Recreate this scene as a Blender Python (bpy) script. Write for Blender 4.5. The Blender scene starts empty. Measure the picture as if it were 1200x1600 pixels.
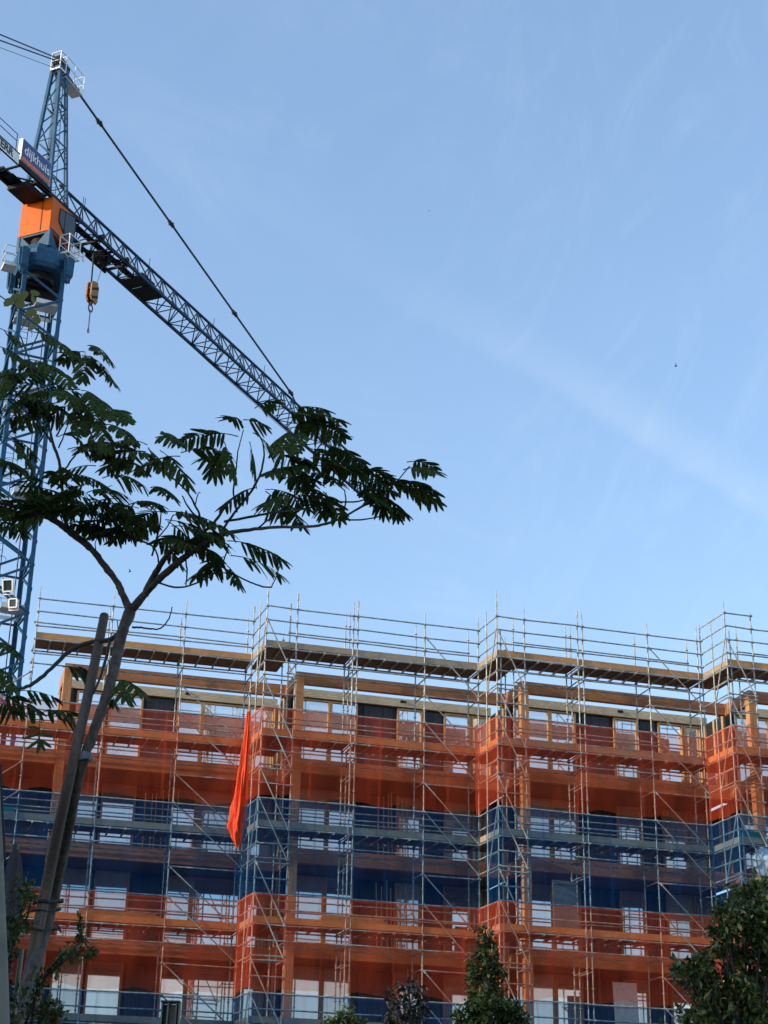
import bpy, bmesh, math, random
from mathutils import Vector, Matrix
random.seed(7)
scene = bpy.context.scene
COL = scene.collection
V = Vector
EYE = 1.6                       # camera height above the ground
PITCH, ROLL, FPX = math.radians(23.2957), math.radians(1.0977), 2602.26
cp, sp, cr, sr = math.cos(PITCH), math.sin(PITCH), math.cos(ROLL), math.sin(ROLL)
FW = V((0, cp, sp)); EU = V((0, -sp, cp))
RT = V((cr, 0, 0)) + sr * EU
UP = -sr * V((1, 0, 0)) + cr * EU
CAM = V((0, 0, EYE))

def at(px, py, Y):
    """point seen at photo pixel (px, py) standing Y metres ahead of the camera"""
    d = FW + (px - 600) / FPX * RT - (py - 800) / FPX * UP
    return CAM + d * (Y / d.y)

def pxm(P):
    return (P - CAM).dot(FW) / FPX      # metres per photo pixel at P

# ------------------------------------------------------------------ mesh builder
BASE = {}
class MB:
    def __init__(s): s.v = []; s.f = []; s.sm = []
    def add(s, vs, fs, smooth=False):
        n = len(s.v); s.v += [tuple(p) for p in vs]
        s.f += [tuple(i + n for i in f) for f in fs]; s.sm += [smooth] * len(fs)
    def tube(s, a, b, r, n=6, r2=None, cap=True):
        a, b = V(a), V(b); d = b - a
        if d.length < 1e-6: return
        r2 = r if r2 is None else r2
        d.normalize(); u = d.orthogonal().normalized(); w = d.cross(u)
        vs = []
        for c, rr in ((a, r), (b, r2)):
            for i in range(n):
                t = 2 * math.pi * i / n
                vs.append(c + (u * math.cos(t) + w * math.sin(t)) * rr)
        fs = [(i, (i + 1) % n, n + (i + 1) % n, n + i) for i in range(n)]
        s.add(vs, fs, True)
        if cap: s.add(vs, [tuple(range(n))[::-1], tuple(range(n, 2 * n))])
    def path(s, pts, rad, n=7, wob=0):
        """tapered tube through points"""
        m = len(pts); rings = []; u = None
        for i, p in enumerate(pts):
            d = (pts[min(i + 1, m - 1)] - pts[max(i - 1, 0)]).normalized()
            u = d.orthogonal().normalized() if u is None else (u - d * u.dot(d)).normalized()
            w = d.cross(u)
            rr = rad[i] if not isinstance(rad, (int, float)) else rad
            rings.append([p + (u * math.cos(2 * math.pi * k / n) + w * math.sin(2 * math.pi * k / n)) * rr * (1 + wob * random.uniform(-1, 1)) for k in range(n)])
        vs = [q for rg in rings for q in rg]; fs = []
        for i in range(m - 1):
            for k in range(n):
                fs.append((i * n + k, i * n + (k + 1) % n, (i + 1) * n + (k + 1) % n, (i + 1) * n + k))
        s.add(vs, fs, True); s.add(vs, [tuple(range(n))[::-1], tuple(range((m - 1) * n, m * n))])
    def hexa(s, b4, t4):
        vs = list(b4) + list(t4)
        s.add(vs, [(3, 2, 1, 0), (4, 5, 6, 7), (0, 1, 5, 4), (1, 2, 6, 5), (2, 3, 7, 6), (3, 0, 4, 7)])
    def bar(s, a, b, w, h, up=V((0, 0, 1))):
        """rectangular bar from a to b, w sideways, h along up"""
        a, b = V(a), V(b); d = (b - a).normalized()
        x = d.cross(up)
        x = x.normalized() if x.length > 1e-5 else d.orthogonal().normalized()
        z = x.cross(d).normalized(); x *= w / 2; z *= h / 2
        s.hexa([a - x - z, a + x - z, b + x - z, b - x - z], [a - x + z, a + x + z, b + x + z, b - x + z])
    def plate(s, pts, th):
        """flat polygon given thickness"""
        pts = [V(p) for p in pts]
        nrm = (pts[1] - pts[0]).cross(pts[2] - pts[0]).normalized() * (th / 2); n = len(pts)
        vs = [p - nrm for p in pts] + [p + nrm for p in pts]
        s.add(vs, [tuple(range(n))[::-1], tuple(range(n, 2 * n))] + [(i, (i + 1) % n, n + (i + 1) % n, n + i) for i in range(n)])
    def disc(s, c, d, r, h, n=8):
        d = V(d).normalized(); s.tube(V(c) - d * h / 2, V(c) + d * h / 2, r, n)
    def build(s, name, mat, parent=None, label=None, bevel=0):
        me = bpy.data.meshes.new(name); me.from_pydata(s.v, [], s.f); me.update()
        me.polygons.foreach_set('use_smooth', s.sm)
        ms = mat if isinstance(mat, (list, tuple)) else [mat]
        for m in ms: me.materials.append(m)
        o = bpy.data.objects.new(name, me); COL.objects.link(o)
        if parent is not None:
            o.parent = parent; o.matrix_parent_inverse = Matrix.Translation(-BASE.get(parent.name, V((0, 0, 0))))
        if label: o['label'] = label
        if bevel:
            md = o.modifiers.new('bevel', 'BEVEL'); md.width = bevel; md.segments = 2; md.limit_method = 'ANGLE'
        return o

def thing(name, label, cat, loc, group=None):
    o = bpy.data.objects.new(name, None); COL.objects.link(o); o.location = loc; BASE[o.name] = V(loc)
    o.empty_display_size = .3; o['label'] = label; o['category'] = cat
    if group: o['group'] = group
    return o
def tag(o, label=None, cat=None, group=None, kind=None):
    for k, v in (('label', label), ('category', cat), ('group', group), ('kind', kind)):
        if v: o[k] = v
    return o

# ------------------------------------------------------------------ materials
def new_mat(name):
    m = bpy.data.materials.new(name); m.use_nodes = True
    nt = m.node_tree; return m, nt, nt.nodes['Principled BSDF']
def ramp(nt, fac, stops):
    r = nt.nodes.new('ShaderNodeValToRGB'); e = r.color_ramp.elements
    e[0].position, e[0].color = stops[0][0], (*stops[0][1], 1)
    e[1].position, e[1].color = stops[-1][0], (*stops[-1][1], 1)
    for p, c in stops[1:-1]:
        x = e.new(p); x.color = (*c, 1)
    nt.links.new(fac, r.inputs[0]); return r.outputs[0]
def noise(nt, scale, detail=4, stretch=(1, 1, 1), rot=(0, 0, 0), rough=.55):
    tc = nt.nodes.new('ShaderNodeTexCoord'); mp = nt.nodes.new('ShaderNodeMapping')
    mp.inputs['Scale'].default_value = stretch; mp.inputs['Rotation'].default_value = rot
    nz = nt.nodes.new('ShaderNodeTexNoise'); nz.inputs['Scale'].default_value = scale
    nz.inputs['Detail'].default_value = detail; nz.inputs['Roughness'].default_value = rough
    nt.links.new(tc.outputs['Object'], mp.inputs[0]); nt.links.new(mp.outputs[0], nz.inputs['Vector'])
    return nz.outputs[0]
def bump(nt, bs, h, strength=.3, dist=.02):
    b = nt.nodes.new('ShaderNodeBump'); b.inputs['Strength'].default_value = strength; b.inputs['Distance'].default_value = dist
    nt.links.new(h, b.inputs['Height']); nt.links.new(b.outputs[0], bs.inputs['Normal'])
def simple(name, c, rough=.6, metal=0, var=.25, scale=3, stretch=(1, 1, 1), rot=(0, 0, 0), bmp=0, spec=.5):
    m, nt, bs = new_mat(name)
    n = noise(nt, scale, 5, stretch, rot)
    lo = tuple(max(0, x * (1 - var)) for x in c); hi = tuple(min(1, x * (1 + var)) for x in c)
    nt.links.new(ramp(nt, n, [(.3, lo), (.7, hi)]), bs.inputs['Base Color'])
    bs.inputs['Roughness'].default_value = rough; bs.inputs['Metallic'].default_value = metal
    bs.inputs['Specular IOR Level'].default_value = spec
    if bmp: bump(nt, bs, n, bmp)
    return m
AZ = math.radians(-16.4)          # facade direction, for timber grain
ROT = (0, 0, AZ)
M = {}
def wood(name, c, stretch, rot=ROT, rough=.65, var=.3, blotch=.25):
    m, nt, bs = new_mat(name)
    g = noise(nt, 6, 6, stretch, rot, .6); b = noise(nt, .9, 3, (1, 1, 1), (0, 0, 0))
    lo = tuple(x * (1 - var) for x in c); hi = tuple(min(1, x * (1 + var)) for x in c)
    c1 = ramp(nt, g, [(.28, lo), (.5, c), (.72, hi)])
    mx = nt.nodes.new('ShaderNodeMix'); mx.data_type = 'RGBA'; mx.blend_type = 'MULTIPLY'
    mx.inputs[0].default_value = 1
    nt.links.new(c1, mx.inputs[6])
    nt.links.new(ramp(nt, b, [(.3, (1 - blotch,) * 3), (.7, (1, 1, 1))]), mx.inputs[7])
    nt.links.new(mx.outputs[2], bs.inputs['Base Color'])
    bs.inputs['Roughness'].default_value = rough; bs.inputs['Specular IOR Level'].default_value = .3
    bump(nt, bs, g, .15, .01)
    return m
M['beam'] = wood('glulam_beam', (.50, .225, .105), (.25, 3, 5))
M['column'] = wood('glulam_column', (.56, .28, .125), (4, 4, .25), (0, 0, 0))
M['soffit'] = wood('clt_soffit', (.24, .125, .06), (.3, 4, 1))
M['frame'] = wood('window_frame_wood', (.55, .34, .15), (3, 3, .4), (0, 0, 0))
M['parapet'] = wood('parapet_timber', (.60, .47, .30), (.25, 3, 4))
M['toe_new'] = wood('toe_board_fresh', (.57, .29, .115), (.2, 3, 5), var=.25)
M['toe_old'] = wood('toe_board_grey', (.40, .30, .20), (.2, 3, 5), var=.25)
M['plank'] = wood('scaffold_plank', (.22, .14, .085), (.25, 9, 2), var=.45, blotch=.5)
M['wall'] = simple('dark_membrane', (.012, .012, .014), .5, var=.3, scale=2)
M['panel'] = simple('dark_wall_panel', (.028, .027, .029), .45, var=.5, scale=2, stretch=(6, 6, .3))
M['tube'] = simple('galvanised_tube', (.33, .34, .32), .5, .3, var=.5, scale=5, bmp=.05)
M['brace'] = simple('galvanised_brace', (.32, .32, .30), .5, .3, var=.35, scale=4)
M['crane_blue'] = simple('crane_blue_paint', (.022, .088, .165), .5, .0, var=.28, scale=2.2, bmp=.03, spec=.25)
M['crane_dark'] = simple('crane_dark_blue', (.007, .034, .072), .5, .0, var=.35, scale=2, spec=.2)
M['crane_black'] = simple('crane_dark_steel', (.010, .011, .013), .6, 0, var=.4, scale=2, spec=.2)
M['orange_paint'] = simple('orange_cab_paint', (.62, .12, .003), .5, var=.08, scale=1.2, spec=.2)
M['white_paint'] = simple('white_paint', (.78, .78, .76), .45, var=.12, scale=3)
M['sign_blue'] = simple('sign_blue', (.035, .055, .20), .4, var=.1)
M['sign_orange'] = simple('sign_orange', (.80, .13, .03), .4, var=.1)
M['letter_white'] = simple('letter_white', (.75, .73, .72), .5, var=.05)
M['letter_black'] = simple('letter_black', (.015, .015, .017), .5, var=.1)
M['rod'] = simple('tie_rod_steel', (.03, .05, .055), .5, .2, var=.3)
M['cable'] = simple('wire_rope', (.03, .035, .04), .5, .4, var=.2)
M['hook_yellow'] = simple('hook_block_paint', (.30, .125, .02), .55, var=.25, scale=4)
M['bark'] = simple('mimosa_bark', (.065, .05, .038), .85, var=.6, scale=26, stretch=(1, 1, .5), bmp=.8)
M['twig'] = simple('dark_twig', (.035, .03, .024), .8, var=.3, scale=20)
M['stake'] = wood('stake_wood', (.12, .092, .072), (14, 14, .6), (0, 0, 0), rough=.85, var=.35)
M['rubber'] = simple('black_rubber_tie', (.005, .005, .005), .7, var=.2)
M['strap'] = simple('grey_strap', (.11, .12, .14), .8, var=.25, scale=30)
M['plaster'] = simple('pale_plaster', (.18, .172, .15), .85, var=.22, scale=5, bmp=.15)
M['fabric'] = simple('charcoal_fabric', (.035, .033, .04), .9, var=.25, scale=9)
M['steel_post'] = simple('weathered_steel', (.17, .165, .14), .55, .4, var=.35, scale=9, stretch=(1, 1, .3))
M['dark_steel'] = simple('dark_steel', (.025, .025, .025), .5, .3, var=.3)
M['bird'] = simple('dark_feathers', (.02, .02, .025), .8, var=.2)
M['plastic'] = simple('white_plastic_sheet', (.62, .66, .70), .35, var=.15, scale=5)
M['cabinet'] = simple('green_tarp', (.02, .20, .20), .6, var=.2)

def leaf_mat(name, stops, rough=.45, trans=.25, spec=.4):
    m, nt, bs = new_mat(name)
    gi = nt.nodes.new('ShaderNodeNewGeometry')
    c = ramp(nt, gi.outputs['Random Per Island'], stops)
    nt.links.new(c, bs.inputs['Base Color']); bs.inputs['Roughness'].default_value = rough
    bs.inputs['Specular IOR Level'].default_value = spec
    tr = nt.nodes.new('ShaderNodeBsdfTranslucent'); nt.links.new(c, tr.inputs[0])
    mx = nt.nodes.new('ShaderNodeMixShader'); mx.inputs[0].default_value = trans
    out = nt.nodes['Material Output']
    nt.links.new(bs.outputs[0], mx.inputs[1]); nt.links.new(tr.outputs[0], mx.inputs[2]); nt.links.new(mx.outputs[0], out.inputs[0])
    return m
M['mimosa'] = leaf_mat('mimosa_leaf', [(0, (.024, .04, .014)), (.6, (.048, .075, .022)), (1, (.10, .125, .035))], .7, .26, .05)
M['young'] = leaf_mat('young_leaf', [(0, (.10, .12, .02)), (1, (.20, .20, .05))], .5, .4)
M['laurel'] = leaf_mat('laurel_leaf', [(0, (.022, .04, .012)), (.45, (.055, .085, .022)), (.8, (.12, .145, .035)), (1, (.34, .32, .12))], .42, .15, .3)  # palest leaves are gloss highlights painted into the colour
M['cone'] = leaf_mat('conifer_leaf', [(0, (.018, .036, .011)), (.7, (.04, .07, .019)), (1, (.085, .11, .03))], .5, .15, .25)
M['plum'] = leaf_mat('plum_leaf', [(0, (.012, .012, .012)), (.7, (.026, .026, .022)), (1, (.055, .05, .04))], .4, .1, .4)
M['shrub'] = leaf_mat('shrub_leaf', [(0, (.03, .05, .010)), (.6, (.06, .088, .018)), (1, (.15, .15, .04))], .45, .25, .4)
M['petal'] = simple('red_petal', (.42, .02, .015), .5, var=.3, scale=30)

def net_mat(name, c, cover, trans=.5, tint=(1, 1, 1)):
    """woven mesh: part thread, part hole; denser along seams, hems and creases"""
    m, nt, bs = new_mat(name); nt.nodes.remove(bs); out = nt.nodes['Material Output']
    uv = nt.nodes.new('ShaderNodeUVMap'); sx = nt.nodes.new('ShaderNodeSeparateXYZ'); nt.links.new(uv.outputs[0], sx.inputs[0])
    def mt(op, a, b=None, c_=None):
        q = nt.nodes.new('ShaderNodeMath'); q.operation = op
        for k, x in enumerate((a, b, c_)):
            if x is None: continue
            if isinstance(x, (int, float)): q.inputs[k].default_value = x
            else: nt.links.new(x, q.inputs[k])
        return q.outputs[0]
    def nz(scale, st, rot=0, det=4):
        mp = nt.nodes.new('ShaderNodeMapping'); mp.inputs['Scale'].default_value = (*st, 1); mp.inputs['Rotation'].default_value = (0, 0, rot)
        q = nt.nodes.new('ShaderNodeTexNoise'); q.inputs['Scale'].default_value = scale; q.inputs['Detail'].default_value = det
        nt.links.new(uv.outputs[0], mp.inputs[0]); nt.links.new(mp.outputs[0], q.inputs['Vector']); return q.outputs[0]
    big = nz(1.0, (.8, .5)); cr1 = nz(1.4, (4, .5), .5, 6); cr2 = nz(1.4, (4, .5), -.6, 6); wv = nz(2.0, (.4, 26), 0, 3); wh = nz(2.0, (30, .4), 0, 2)
    seam = mt('LESS_THAN', mt('FRACT', mt('MULTIPLY', mt('ADD', sx.outputs[0], mt('MULTIPLY', big, .25)), .405)), .035)
    hem = mt('LESS_THAN', sx.outputs[1], .05)
    f = mt('MULTIPLY_ADD', big, .16, cover - .30)
    f = mt('MULTIPLY_ADD', cr1, .18, f); f = mt('MULTIPLY_ADD', cr2, .14, f); f = mt('MULTIPLY_ADD', wv, .12, f); f = mt('MULTIPLY_ADD', wh, .06, f)
    f = mt('MULTIPLY_ADD', seam, .16, f); f = mt('MULTIPLY_ADD', hem, .25, f)
    f = mt('MAXIMUM', mt('MINIMUM', f, .9), .03)
    df = nt.nodes.new('ShaderNodeBsdfDiffuse'); df.inputs[0].default_value = (*c, 1)
    tl = nt.nodes.new('ShaderNodeBsdfTranslucent'); tl.inputs[0].default_value = (*c, 1)
    mx = nt.nodes.new('ShaderNodeMixShader'); mx.inputs[0].default_value = trans
    nt.links.new(df.outputs[0], mx.inputs[1]); nt.links.new(tl.outputs[0], mx.inputs[2])
    tp = nt.nodes.new('ShaderNodeBsdfTransparent'); tp.inputs[0].default_value = (*tint, 1)
    m2 = nt.nodes.new('ShaderNodeMixShader')
    nt.links.new(f, m2.inputs[0]); nt.links.new(tp.outputs[0], m2.inputs[1]); nt.links.new(mx.outputs[0], m2.inputs[2])
    nt.links.new(m2.outputs[0], out.inputs[0])
    return m
M['net_orange'] = net_mat('orange_debris_net', (.82, .105, .048), .19, .35, (1, .87, .80))
M['net_blue'] = net_mat('blue_debris_net', (.006, .075, .25), .20, .35, (.74, .89, .97))
M['net_bunch'] = simple('bunched_orange_net', (.80, .065, .012), .85, var=.4, scale=7, stretch=(3, 3, .5), bmp=.9)

def pane_mat():
    m, nt, bs = new_mat('window_pane_glass'); nt.nodes.remove(bs); out = nt.nodes['Material Output']
    n = noise(nt, .35, 2); n2 = noise(nt, .5, 3)
    df = nt.nodes.new('ShaderNodeBsdfDiffuse'); nt.links.new(ramp(nt, n2, [(.3, (.74, .80, .82)), (.7, (.88, .92, .92))]), df.inputs[0])
    gl = nt.nodes.new('ShaderNodeBsdfGlossy'); gl.inputs['Color'].default_value = (.96, .98, 1, 1); gl.inputs['Roughness'].default_value = .03
    b = nt.nodes.new('ShaderNodeBump'); b.inputs['Strength'].default_value = .07; b.inputs['Distance'].default_value = .05
    nt.links.new(n, b.inputs['Height']); nt.links.new(b.outputs[0], gl.inputs['Normal'])
    oi = nt.nodes.new('ShaderNodeObjectInfo'); mr_ = nt.nodes.new('ShaderNodeMapRange'); nt.links.new(oi.outputs['Random'], mr_.inputs[0]); mr_.inputs[3].default_value = .55; mr_.inputs[4].default_value = .9
    mx = nt.nodes.new('ShaderNodeMixShader'); nt.links.new(mr_.outputs[0], mx.inputs[0])
    nt.links.new(df.outputs[0], mx.inputs[1]); nt.links.new(gl.outputs[0], mx.inputs[2]); nt.links.new(mx.outputs[0], out.inputs[0])
    return m
M['pane'] = pane_mat()
m, nt, bs = new_mat('cab_glass'); bs.inputs['Base Color'].default_value = (.03, .035, .04, 1); bs.inputs['Roughness'].default_value = .12; M['cab_glass'] = m
m, nt, bs = new_mat('site_ground'); M['ground'] = m
nt.links.new(ramp(nt, noise(nt, .6, 6), [(.3, (.09, .085, .075)), (.7, (.16, .15, .13))]), bs.inputs['Base Color']); bs.inputs['Roughness'].default_value = .9

# ------------------------------------------------------------------ ground
g = MB(); g.add([(-600, -600, 0), (600, -600, 0), (600, 600, 0), (-600, 600, 0)], [(0, 1, 2, 3)])
tag(g.build('ground', M['ground']), kind='structure')
# ------------------------------------------------------------------ saw-tooth plan of scaffold and building
# outer corner and direction of each facade section (metres, camera at 0,0)
PO = [V((-11.93, 54.56)), V((-4.01, 54.91)), V((4.05, 55.53)), V((12.23, 56.08))]
PI = [V((-4.60, 56.56)), V((3.48, 57.11)), V((11.66, 57.81))]
DIR = [(PI[i] - PO[i]).normalized() for i in range(3)]; DIR.append(DIR[2].copy())
NRM = [V((-d.y, d.x)) for d in DIR]            # points away from the camera
H = 3.1478; Z6 = 18.4636 + EYE
LV = {k: Z6 - (6 - k) * H for k in (1, 2, 3, 4, 5, 6)}
def SP(k, s, off, z):
    p = PO[k] + DIR[k] * s + NRM[k] * off
    return V((p.x, p.y, z))
STD = [[-5.1, -2.55, 0, 2.57, 5.14, 7.60], [0, 1.09, 3.14, 3.30, 5.80, 7.82], [0, 1.04, 3.08, 3.27, 5.82, 7.95], [0, 1.04, 3.1, 5.67]]
END = [7.60, 7.82, 7.95, 5.67]
W = 1.09
def step_pt(k, t, z):        # along the step from inner corner of section k-1 (t=0) to outer corner of section k (t=1)
    p = PI[k - 1].lerp(PO[k], t); return V((p.x, p.y, z))

scaf = thing('scaffold', 'galvanised tube scaffold with timber decks wrapping the saw-tooth timber facade', 'scaffold', V((0, 56, 0)))
R_T = .026
def standard(p, top, off=0):
    b = MB(); p = V((p.x, p.y, 0)); jt = random.uniform(-.35, .3)
    t0 = top - .55
    b.tube(p, p + V((0, 0, t0)), R_T, 7); b.tube(p + V((0, 0, t0)), p + V((0, 0, t0 + .06)), .031, 7)
    b.tube(p + V((0, 0, t0 + .06)), p + V((0, 0, top)), .016, 6)
    for k in LV:
        for dz in (-1, -.5, 0, .5, 1, 1.5):
            z = LV[k] + dz
            if z < top - .3 and z > 3: b.disc(p + V((0, 0, z)), (0, 0, 1), .055, .022, 8)
        b.tube(p + V((0, 0, LV[k] + 1.85)), p + V((0, 0, LV[k] + 2.08)), .03, 7) if LV[k] + 2.1 < top else None
    b.build('standard', M['tube'], scaf)
for k in range(4):
    for i, s in enumerate(STD[k]):
        if k == 0 and s < -.01: top = LV[5] + 1.35
        else: top = Z6 + random.uniform(1.95, 2.2) + (.35 if (k and i == 0) else 0)
        standard(SP(k, s, 0, 0), top)
        if (k == 0 and s != 0) or k and i: standard(SP(k, s, W, 0), top - random.uniform(.0, .15))
for k in (1, 2, 3):
    standard(step_pt(k, .46, 0), Z6 + 2.0)
    standard(SP(k, 1.06, 1.95, 0), Z6 + 1.5)
standard(SP(3, .16, .02, 0), Z6 + 1.35); standard(SP(2, .15, .02, 0), Z6 + 1.0); standard(SP(2, 7.80, -.02, 0), Z6 + 2.05)

def rail(name, k, s0, s1, off, z, r=R_T, mat='tube'):
    b = MB(); jz = lambda: random.uniform(-.02, .02)
    ss_ = [s0] + [s for s in STD[k] if s0 + .2 < s < s1 - .2] + [s1]
    zz_ = [z + jz() for _ in ss_]
    for a, c, za, zc in zip(ss_[:-1], ss_[1:], zz_[:-1], zz_[1:]): b.tube(SP(k, a, off, za), SP(k, c, off, zc), r, 6)
    for s in STD[k]:
        if s0 - .01 <= s <= s1 + .01: b.disc(SP(k, s, off, z), SP(k, 1, 0, 0) - SP(k, 0, 0, 0), .04, .10, 6)
    return b.build(name, M[mat], scaf)
def srail(name, k, z, r=R_T):
    b = MB(); b.tube(step_pt(k, 0, z), step_pt(k, 1, z), r, 6); b.build(name, M['tube'], scaf)

for L in (2, 3, 4, 5, 6):
    z = LV[L]
    for k in range(4):
        s0 = -5.1 if (k == 0 and L < 6) else 0
        e = END[k]
        for dz in ((.5, 1.0, 1.5) if L == 6 else (.5, 1.0)):
            rail('guard_rail', k, s0, e, -.05, z + dz)
            if k: srail('guard_rail', k, z + dz)
        rail('ledger', k, s0, e, -.05, z); rail('ledger', k, s0, e, -.05, z - .5)
        if k:
            srail('ledger', k, z); srail('ledger', k, z - .5); srail('ledger', k, z - 1)
            rail('ledger', k, 0, STD[k][1], -.05, z - 1)
            if L < 6: rail('ledger', k, 0, STD[k][1], -.05, z + 2.0)
            if L < 6: rail('ledger', k, 0, STD[k][1], -.05, z + 1.5)
        # inner row
        i0 = s0 if k == 0 else 1.06
        rail('inner_ledger', k, i0, e, W, z - .5); rail('inner_ledger', k, i0, e, W, z - .06)
        if L == 6: rail('inner_rail', k, i0, e, W, z + 1.0)
        elif L in (3, 4, 5): rail('inner_rail', k, i0, e, W, z + 1.0); rail('inner_rail', k, i0, e, W, z + .62)
        # last bay ledgers at half lift
        if k < 3 and L < 6:
            rail('ledger', k, STD[k][-2], e, -.05, z + 1.98)
        # deck planks + transoms
        d = MB()
        for j in range(3):
            o0 = .08 + j * .345
            ss = [s for s in STD[k] if s >= s0 - .01]; ss = ss[:-1] + [e]
            for a, bb in zip(ss[:-1], ss[1:]):
                if bb - a < .3: continue
                dz = random.uniform(-.004, .004)
                d.bar(SP(k, a + .01, o0 + .16, z + .055 + dz), SP(k, bb - .01, o0 + .16, z + .055 + dz), .325, .045)
        if k:
            for j in range(3):
                d.bar(SP(k, .06 + j * .33 + .16, 1.13, z + .05), SP(k, .06 + j * .33 + .16, 2.75, z + .05), .315, .045)
        dk = d.build('deck', M['plank'], scaf)
        def transom(a, c, flat=False):
            t = MB()
            if flat: t.bar(a, c, .05, .07)
            else: t.tube(a, c, R_T, 6)
            t.build('transom', M['tube'], dk)
        ss = [s for s in STD[k] if s >= s0 - .01]
        for s in ss:
            transom(SP(k, s, -.1, z - .02), SP(k, s, W + .12, z - .02))
            transom(SP(k, s, 0, z - .52), SP(k, s, W, z - .52))
            transom(SP(k, s, 0, z - 1.1), SP(k, s, W, z - 1.1))
        for a, bb in zip(ss[:-1], ss[1:]):
            n = int((bb - a) / .62)
            for q in range(1, n + 1):
                s = a + (bb - a) * q / (n + 1)
                transom(SP(k, s, -.08, z - .01), SP(k, s, W + .16, z - .01), True)
        # toe boards
        t = MB(); tm = 'toe_new' if L in (2, 3, 5) or k == 0 and L == 6 else 'toe_old'
        seg = ss if L != 6 else [s0] + ss[2:]
        cuts = [s0, s0 + (e - s0) * .52, e]
        if L == 6: tm = 'toe_old' if k == 1 else 'toe_new'
        for a, bb in zip(cuts[:-1], cuts[1:]):
            o = random.uniform(-.006, .006)
            t = MB(); t.bar(SP(k, a + .006, .025 + o, z + .175 + o), SP(k, bb + .05, .025 + o, z + .175 + o), .032, .215)
            t.build('toe_board', M[tm if random.random() < .72 else ('toe_new' if tm == 'toe_old' else 'toe_old')], scaf)
        if k:
            t = MB(); a, b2 = step_pt(k, .03, z + .17), step_pt(k, .98, z + .17)
            off = V((DIR[k].x, DIR[k].y, 0)) * .03
            t.bar(a + off, b2 + off, .032, .2); t.build('toe_board', M['toe_old' if L != 5 else 'toe_new'], scaf)
    # diagonal braces
    def brace(a, b2):
        t = MB(); t.tube(a, b2, .0235, 6)
        for p in (a, b2): t.disc(p, (b2 - a), .04, .10, 6)
        t.build('brace', M['brace'], scaf)
    for k in range(4):
        if k:
            brace(SP(k, .03, -.07, z + .95), SP(k, STD[k][1] - .05, -.07, z - 1.0))
            if L < 6: brace(SP(k, .03, -.07, z + 1.95), SP(k, STD[k][1] - .05, -.07, z + .02))
            if k != 2 or L != 5: brace(step_pt(k, .95, z + .95), step_pt(k, .5, z - 1.0))
        if k < 3:
            a, e = STD[k][-2], STD[k][-1]
            if not (k == 0 and L == 6): brace(SP(k, a + .06, -.07, z + .95), SP(k, e - .06, -.07, z - 1.0))
            if L < 6: brace(SP(k, a + .06, -.07, z + 1.95), SP(k, e - .06, -.07, z + .05))
    if L < 6:
        brace(SP(0, -.06, -.07, z + 1.95), SP(0, -2.5, -.07, z + .05)); brace(SP(0, -.06, -.07, z + .95), SP(0, -2.5, -.07, z - 1.0))
srail('guard_rail', 3, Z6 + 2.0); rail('guard_rail', 3, 0, 1.04, -.05, Z6 + 2.0)

# ------------------------------------------------------------------ timber building behind the scaffold
bld = thing('apartment_building', 'timber-framed apartment building under construction with stepped balconies and large windows', 'building', V((0, 60, 0)))
BO, FO = 1.62, 4.2             # beam line and facade line behind the scaffold's outer face
CS = [1.35, 1.66, 1.66, 1.80]  # column position along each section
FS = [1.80, 1.95, 2.10, 2.25]  # where each section's facade starts
FE = [9.45, 9.82, 10.25, 9.0]
def winrow(k):
    if k == 0: return [('p', 2.0, 2.96), ('p', 3.20, 4.31), ('d', 4.50, 5.50), ('p', 5.74, 6.55), ('p', 6.70, 8.34), ('p', 8.46, 9.30)]
    o = {1: 0, 2: .22, 3: .45}[k]
    return [('p', 2.12 + o, 3.40 + o), ('p', 3.56 + o, 4.46 + o), ('d', 4.80 + o, 5.92 + o), ('p', 6.17 + o, 7.02 + o), ('d', 7.20 + o, 7.86 + o), ('p', 8.03 + o, 8.94 + o)] + ([('p', 9.12 + o, 9.72 + o)] if k < 3 else [])
def quadbox(b, k, s0, s1, o0, o1, z0, z1):
    b.hexa([SP(k, s0, o0, z0), SP(k, s1, o0, z0), SP(k, s1, o1, z0), SP(k, s0, o1, z0)],
           [SP(k, s0, o0, z1), SP(k, s1, o0, z1), SP(k, s1, o1, z1), SP(k, s0, o1, z1)])
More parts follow.
